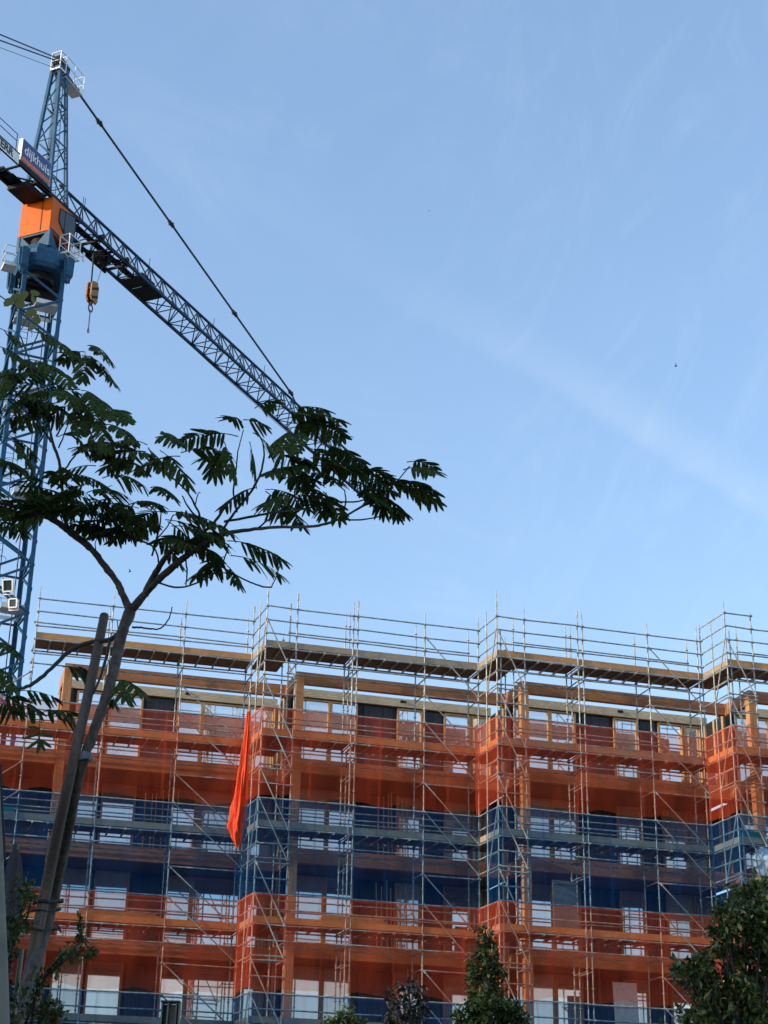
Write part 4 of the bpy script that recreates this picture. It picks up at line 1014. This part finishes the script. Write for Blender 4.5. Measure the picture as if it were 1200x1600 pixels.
for (cx, cy, rx, ry, n) in ((40, 1385, 14, 14, 26), (45, 1402, 16, 12, 26), (20, 1440, 24, 18, 34), (38, 1445, 22, 14, 24), (15, 1475, 20, 18, 30), (70, 1580, 26, 16, 70), (85, 1590, 20, 12, 50), (20, 1560, 26, 26, 46), (15, 1595, 24, 18, 40), (85, 1512, 16, 10, 14), (110, 1492, 16, 8, 18), (60, 1530, 14, 14, 18)):
    for i in range(int(n * .6)):
        c = at(cx + rs.gauss(0, .55) * rx, cy + rs.gauss(0, .55) * ry, Y + rs.uniform(-.15, .15))
        for j in range(4): leaf(sl, c + rdir(rs) * .015, rdir(rs, .3), V((0, 0, 1)), rs.uniform(.022, .042), rs.uniform(.005, .009))
sb.build('stem', M['twig'], t); sl.build('leaves', M['shrub'], t)
for (x, y, r) in ((126, 1486, 5.5), (86, 1590, 6.5), (2, 1527, 7), (106, 1472, 4), (121, 1471, 4)):
    f = MB(); c = at(x, y, Y - .08); k = pxm(c)
    f.path([c + V((-r * 1.1 * k, 0, r * .2 * k)), c, c + V((r * .6 * k, 0, 0))], [.3 * r * k, .45 * r * k, .7 * r * k], 7)
    for j in range(9):
        d = rdir(rs); leaf(f, c + V((r * .3 * k, 0, 0)), (d + V((.6, -.3, 0))).normalized(), V((0, 0, 1)), r * 1.1 * k, r * .55 * k)
    f.build('flower', M['petal'], t)

# ------------------------------------------------------------------ left edge: pale canopy post and folded parasol
b = MB()
Yp = 6.2
edge = [(-1, 1195), (2, 1270), (6, 1345), (9, 1420), (13, 1510), (17, 1640)]
fr = [at(x, y, Yp) for x, y in edge]; fr.append(V((fr[-1].x + .02, Yp, 0)))
prof = fr
vs = []
for p in prof: vs += [p, p + V((-.14, .5, 0)), V((p.x - .6, p.y + .5, p.z)), V((p.x - .6, p.y, p.z))]
n = len(prof); fs = [(0, 1, 2, 3), tuple((n - 1) * 4 + i for i in (3, 2, 1, 0))]
for i in range(n - 1):
    for q in range(4): fs.append((i * 4 + q, (i + 1) * 4 + q, (i + 1) * 4 + (q + 1) % 4, i * 4 + (q + 1) % 4))
b.add(vs, fs); tag(b.build('garden_wall', M['plaster'], None, None, .01), 'pale grey leaning wall edge at the left border of the photo', 'wall')
b = MB(); b.path([p + V((.006, -.006, 0)) for p in prof[:3]], .005, 6); tag(b.build('black_cable', M['rubber']), 'black cable running down the edge of the pale wall', 'cable')
Yb = 9.5; rg = []; nb = 40
pf = [(24, 1318, 1.5), (24, 1330, 5), (23, 1345, 9), (22, 1365, 11), (20, 1390, 12.5), (17, 1420, 13), (14, 1455, 13), (11, 1480, 10)]
t = thing('parasol', 'folded charcoal parasol hanging closed beside the pale wall', 'parasol', V((at(8, 1640, Yb).x, Yb, 0)))
b = MB()
for (x, y, r) in pf:
    c = at(x, y, Yb); k = pxm(c)
    rg.append([c + V((math.cos(6.283 * q / nb) * r * k * (1 + .22 * math.sin(6 * 6.283 * q / nb + y * .01)), math.sin(6.283 * q / nb) * r * k * (1 + .22 * math.sin(6 * 6.283 * q / nb)), .03 * math.sin(3 * 6.283 * q / nb) * (y > 1440))) for q in range(nb)])
vs = [p for r in rg for p in r]
b.add(vs, [(i * nb + q, i * nb + (q + 1) % nb, (i + 1) * nb + (q + 1) % nb, (i + 1) * nb + q) for i in range(len(rg) - 1) for q in range(nb)], True)
b.build('canopy', M['fabric'], t)
b = MB(); b.tube(V((at(8, 1640, Yb).x, Yb, 0)), at(24, 1320, Yb), .02, 8); b.build('pole', M['dark_steel'], t)
# fluted steel post at the bottom
Yp = 12.0; c = at(248, 1700, Yp)
t = thing('steel_post', 'weathered grey twin steel post at the bottom edge left of the first step', 'post', V((c.x, Yp, 0)))
b = MB(); k = pxm(at(248, 1570, Yp)); zt = at(248, 1566, Yp).z
for x0, w in ((-13.5, 2.2), (-4, 2.6), (9, 2.4), (13.6, 2.0)):
    b.bar(V((c.x + (x0 + 1.5) * k, Yp - .02, 0)), V((c.x + (x0 + 1.5) * k + .045, Yp - .02, zt - .01)), w * k, .09, V((0, 1, 0)))
b.build('flange', M['steel_post'], t)
b = MB(); b.bar(V((c.x + 4 * k, Yp + .02, 0)), V((c.x + 4 * k + .045, Yp + .02, zt - .014)), 11 * k, .03, V((0, 1, 0)))
b.build('web', M['steel_post'], t)
b = MB()
for x0, w in ((-7.5, 8), (12.6, 4.4)): b.bar(V((c.x + x0 * k, Yp + .03, 0)), V((c.x + x0 * k + .045, Yp + .03, zt - .012)), w * k, .03, V((0, 1, 0)))
b.build('web', M['dark_steel'], t)
b = MB(); b.bar(V((c.x - 14 * k + .045, Yp - .01, zt)), V((c.x + 15.5 * k + .045, Yp - .01, zt)), .12, .012); b.build('cap', M['dark_steel'], t)

# ------------------------------------------------------------------ odds and ends on the scaffold
b = MB(); c = SP(3, .95, .2, LV[4] - .1); rs = random.Random(3); rgs = []
for i in range(9):
    v = i / 8; r = .30 * math.sin(math.pi * (v * .8 + .12)) + .02
    rgs.append([c + V((math.cos(6.283 * q / 18) * r * (1 + .25 * rs.uniform(-1, 1)), -.12 + math.sin(6.283 * q / 18) * r * .5 * (1 + .2 * rs.uniform(-1, 1)), .12 - 1.05 * v + rs.uniform(-.03, .03))) for q in range(18)])
vs = [p for r in rgs for p in r]; b.add(vs, [(i * 18 + q, i * 18 + (q + 1) % 18, (i + 1) * 18 + (q + 1) % 18, (i + 1) * 18 + q) for i in range(8) for q in range(18)], True)
b.add(rgs[0], [tuple(range(18))]); b.add(rgs[-1], [tuple(range(18))[::-1]])
tag(b.build('plastic_bag', M['plastic']), 'pale plastic bag hanging from the scaffold above the laurel tree', 'bag')
b = MB(); b.bar(SP(3, .08, .12, LV[4] + .32), SP(3, .95, .12, LV[4] + .32), .06, .30); b.bar(SP(3, .1, .16, LV[4] + .5), SP(3, .93, .16, LV[4] + .5), .03, .03)
tag(b.build('folded_tarp', M['cabinet']), 'folded teal tarp on the scaffold deck beside the plastic bag', 'tarp')
b = MB(); b.bar(SP(0, -.55, .3, LV[4] + .3), SP(0, -.1, .3, LV[4] + .3), .3, .34)
tag(b.build('folded_tarp', M['cabinet']), 'small teal bundle on the deck at the left end of the scaffold', 'tarp')
def plank(k, s0, s1, off, z, w, h, label, mat='toe_new'):
    b = MB(); b.bar(SP(k, s0, off, z), SP(k, s1, off, z), w, h); b.bar(SP(k, s0 + .05, off + .02, z + h * .75), SP(k, s1 - .1, off + .02, z + h * .75), w, h * .45)
    tag(b.build('timber_plank', M[mat]), label, 'plank', None)
plank(1, 2.42, 4.72, .62, LV[3] + .36, .14, .2, 'stacked timber planks on the lower orange deck in mid facade')
plank(0, 2.3, 5.0, .62, LV[3] + .36, .12, .16, 'stacked timber planks on the lower orange deck at the left')
b = MB(); b.plate([SP(2, 2.25, .75, LV[3] + .1), SP(2, 3.12, .75, LV[3] + .1), SP(2, 3.12, .85, LV[3] + 2.0), SP(2, 2.25, .85, LV[3] + 2.0)], .05)
b.bar(SP(2, 2.25, .72, LV[3] + 1.9), SP(2, 3.12, .72, LV[3] + 1.9), .05, .08)
tag(b.build('grey_board', M['plaster']), 'tall grey board leaning upright on the lower orange deck right of centre', 'board')
b = MB(); b.plate([SP(2, 5.05, 2.2, LV[2] - .2), SP(2, 5.95, 2.2, LV[2] - .2), SP(2, 5.9, 2.25, LV[2] + 2.1), SP(2, 5.0, 2.25, LV[2] + 2.1)], .02)
tag(b.build('plastic_sheet', M['plastic']), 'pale plastic sheet covering a window behind the lower orange net', 'sheet')
# bundles of upright battens stored on the balconies
for (k, s, L, lab) in ((1, 4.9, 4, 'bundle of upright battens on the upper blue balcony between the first and middle steps'), (0, 4.55, 4, 'bundle of upright battens on the upper blue balcony right of the mimosa trunk'), (1, 4.9, 3, 'bundle of upright battens on the balcony above the stacked planks')):
    b = MB(); rr = random.Random(int(s * 10) + L)
    for i in range(7):
        x = s + i * .19 + rr.uniform(-.04, .04); b.bar(SP(k, x, 2.4, LV[L] - .2), SP(k, x + rr.uniform(-.03, .03), 2.6, LV[L] + 2.15 + rr.uniform(-.3, .1)), .03, .05)
    b.bar(SP(k, s, 2.38, LV[L] + .9), SP(k, s + 1.2, 2.38, LV[L] + .9), .03, .04)
    tag(b.build('batten_bundle', M['toe_new']), lab, 'battens')
# birds
for (px, py, Y, w, lab) in ((1056, 572, 70, .16, 'small dark bird high in the clear sky at right'), (203, 893, 60, .13, 'small dark bird in the sky just above the mimosa fork'), (670, 330, 80, .08, 'tiny faint bird in the middle of the sky')):
    c = at(px, py, Y); b = MB()
    b.path([c + V((-w * .5, 0, -w * .2)), c + V((-w * .25, 0, -.02)), c, c + V((w * .3, 0, w * .1)), c + V((w * .5, 0, w * .1))], [w * .03, w * .14, w * .2, w * .12, w * .03], 8)
    for s in (-1, 1):
        b.add([c + V((-w * .15, 0, w * .1)), c + V((w * .15, 0, w * .12)), c + V((w * .05, s * w * .6, w * .55)), c + V((-w * .2, s * w * .9, w * .5))], [(0, 1, 2, 3)])
    tag(b.build('bird', M['bird']), lab, 'bird')

# ------------------------------------------------------------------ unseen houses added left of the view to shade street and lower facade
def house(x, y, w, d, h, rz, label, mat):
    t = thing('shade_house', label, 'house', V((x, y, 0)))
    R = Matrix.Rotation(rz, 4, 'Z')
    def hp(a, c, z_): return V((x, y, 0)) + R @ V((a, c, z_))
    b = MB(); b.hexa([hp(-w / 2, -d / 2, 0), hp(w / 2, -d / 2, 0), hp(w / 2, d / 2, 0), hp(-w / 2, d / 2, 0)], [hp(-w / 2, -d / 2, h), hp(w / 2, -d / 2, h), hp(w / 2, d / 2, h), hp(-w / 2, d / 2, h)]); b.build('wall', mat, t)
    b = MB(); b.hexa([hp(-w / 2 - .3, -d / 2 - .3, h + .003), hp(w / 2 + .3, -d / 2 - .3, h + .003), hp(w / 2 + .3, d / 2 + .3, h + .003), hp(-w / 2 - .3, d / 2 + .3, h + .003)], [hp(-w / 2 - .3, -d / 2 - .3, h + .4), hp(w / 2 + .3, -d / 2 - .3, h + .4), hp(w / 2 + .3, d / 2 + .3, h + .4), hp(-w / 2 - .3, d / 2 + .3, h + .4)]); b.build('roof', M['wall'], t)
    for i in range(int(d / 3)):
        for j in range(int(h / 3)):
            c = -d / 2 + 1.5 + 3 * i; z_ = 1 + 3 * j; b = MB()
            b.hexa([hp(w / 2 - .05, c - .6, z_), hp(w / 2 + .03, c - .6, z_), hp(w / 2 + .03, c + .6, z_), hp(w / 2 - .05, c + .6, z_)], [hp(w / 2 - .05, c - .6, z_ + 1.5), hp(w / 2 + .03, c - .6, z_ + 1.5), hp(w / 2 + .03, c + .6, z_ + 1.5), hp(w / 2 - .05, c + .6, z_ + 1.5)]); b.build('window', M['cab_glass'], t)
house(-21, -3.5, 8, 19, 13.0, 0, 'unseen plain house added left of the camera to shade the street', M['plaster'])
house(-60, 34, 10, 44, 24.0, math.radians(-10), 'unseen plain block added far left to shade the lower facade', M['plaster'])

# ------------------------------------------------------------------ light, sky, camera
SUN_AZ, SUN_EL = math.radians(247), math.radians(17)
sd = V((math.sin(SUN_AZ) * math.cos(SUN_EL), math.cos(SUN_AZ) * math.cos(SUN_EL), math.sin(SUN_EL)))
L = bpy.data.lights.new('sun', 'SUN'); L.energy = 2.0; L.angle = math.radians(.5); L.color = (1, .86, .68)
lo = bpy.data.objects.new('sun', L); COL.objects.link(lo); lo.rotation_euler = sd.to_track_quat('Z', 'Y').to_euler(); lo.location = (-60, -20, 60)
w = bpy.data.worlds.new('World'); scene.world = w; w.use_nodes = True; nt = w.node_tree
bg = nt.nodes['Background']; sky = nt.nodes.new('ShaderNodeTexSky'); sky.sky_type = 'NISHITA'; sky.sun_disc = False
sky.sun_elevation = SUN_EL; sky.sun_rotation = SUN_AZ; sky.altitude = 20; sky.air_density = 1.0; sky.dust_density = .6; sky.ozone_density = 1.6
SKY_S = .15
bg.inputs[1].default_value = SKY_S
# thin cirrus: stretched noise and one long streak, in sky directions
tc = nt.nodes.new('ShaderNodeTexCoord')
def nz(scale, st, rot, det=6, ro=.6):
    mp = nt.nodes.new('ShaderNodeMapping'); mp.inputs['Scale'].default_value = st; mp.inputs['Rotation'].default_value = rot
    n = nt.nodes.new('ShaderNodeTexNoise'); n.inputs['Scale'].default_value = scale; n.inputs['Detail'].default_value = det; n.inputs['Roughness'].default_value = ro; n.inputs['Distortion'].default_value = .6
    nt.links.new(tc.outputs['Generated'], mp.inputs[0]); nt.links.new(mp.outputs[0], n.inputs['Vector']); return n.outputs[0]
def mth(op, a, b_=None, c_=None):
    m_ = nt.nodes.new('ShaderNodeMath'); m_.operation = op
    for i, x in enumerate((a, b_, c_)):
        if x is None: continue
        if isinstance(x, (int, float)): m_.inputs[i].default_value = x
        else: nt.links.new(x, m_.inputs[i])
    return m_.outputs[0]
def mr(x, a, b_, c_, d):
    m_ = nt.nodes.new('ShaderNodeMapRange'); m_.interpolation_type = 'SMOOTHSTEP'
    nt.links.new(x, m_.inputs[0])
    for i, q in enumerate((a, b_, c_, d)): m_.inputs[i + 1].default_value = q
    return m_.outputs[0]
def rdv(x, y): return (at(x, y, 10) - CAM).normalized()
def dot(n):
    q = nt.nodes.new('ShaderNodeVectorMath'); q.operation = 'DOT_PRODUCT'; nt.links.new(tc.outputs['Generated'], q.inputs[0]); q.inputs[1].default_value = n; return q.outputs['Value']
def fibre(p0, p1, su, sv, scale, det=7, ro=.62, dist=.8):
    """noise drawn out along the great circle through two sky directions"""
    a = (rdv(*p1) - rdv(*p0)).normalized(); f_ = rdv(600, 600); b = a.cross(f_).normalized()
    cx = nt.nodes.new('ShaderNodeCombineXYZ'); nt.links.new(mth('MULTIPLY', dot(a), su), cx.inputs[0]); nt.links.new(mth('MULTIPLY', dot(b), sv), cx.inputs[1]); nt.links.new(dot(f_), cx.inputs[2])
    q = nt.nodes.new('ShaderNodeTexNoise'); q.inputs['Scale'].default_value = scale; q.inputs['Detail'].default_value = det; q.inputs['Roughness'].default_value = ro; q.inputs['Distortion'].default_value = dist
    nt.links.new(cx.outputs[0], q.inputs['Vector']); return q.outputs[0]
c1 = mr(nz(3.6, (1, 1, .7), (.3, .5, .2)), .40, .72, 0, 1)
c2 = mr(fibre((900, 320), (1010, 120), 2.4, 5.5, 3.4, 8, .60, 2.2), .44, .80, 0, 1)
c3 = mr(fibre((200, 250), (900, 560), 1.6, 4, 3.0, 8, .6, 2.0), .44, .80, 0, 1)
right = mr(dot((rdv(1200, 150) - rdv(0, 150)).normalized()), -.05, .16, .15, 1)
veil = mth('MULTIPLY_ADD', c1, .12, .30)
wisp = mth('ADD', mth('MULTIPLY', mth('MULTIPLY', c2, right), .10), mth('MULTIPLY', mth('MULTIPLY', c3, c1), .13))
n_ = rdv(560, 420).cross(rdv(1200, 790)).normalized()
off = mth('ADD', dot(n_), mth('MULTIPLY', mth('SUBTRACT', nz(6, (1, 1, 1), (0, 0, 0), 4), .5), .022))
up_ = mr(off, -.026, -.002, 0, 1); dn_ = mr(off, 0, .010, 1, 0)
streak = mth('MULTIPLY', mth('MULTIPLY', mth('MULTIPLY', up_, dn_), .125), mr(dot((rdv(1200, 790) - rdv(560, 420)).normalized()), -.14, .06, .2, 1))
tot = mth('MINIMUM', veil, .8); wh = mth('MINIMUM', mth('ADD', wisp, streak), .6)
mx = nt.nodes.new('ShaderNodeMix'); mx.data_type = 'RGBA'; nt.links.new(tot, mx.inputs[0]); nt.links.new(sky.outputs[0], mx.inputs[6])
mx.inputs[7].default_value = (1.14, 1.78, 2.82, 1)
mx2 = nt.nodes.new('ShaderNodeMix'); mx2.data_type = 'RGBA'; nt.links.new(wh, mx2.inputs[0]); nt.links.new(mx.outputs[2], mx2.inputs[6]); mx2.inputs[7].default_value = (2.5, 3.0, 3.5, 1)
nt.links.new(mx2.outputs[2], bg.inputs[0])
cam = bpy.data.cameras.new('camera'); co = bpy.data.objects.new('camera', cam); COL.objects.link(co)
cam.sensor_fit = 'VERTICAL'; cam.sensor_height = 24; cam.sensor_width = 18; cam.lens = FPX / 1600 * 24; cam.clip_start = .1; cam.clip_end = 3000
m_ = Matrix((RT, UP, -FW)).transposed().to_4x4(); m_.translation = CAM; co.matrix_world = m_
scene.camera = co
vs_ = scene.view_settings; vs_.view_transform = 'Standard'; vs_.look = 'None'; vs_.exposure = 1.1; vs_.gamma = 1
scene.render.engine = 'CYCLES'; cy = scene.cycles
cy.use_denoising = True; cy.max_bounces = 8; cy.diffuse_bounces = 3; cy.glossy_bounces = 3; cy.transparent_max_bounces = 24; cy.transmission_bounces = 4
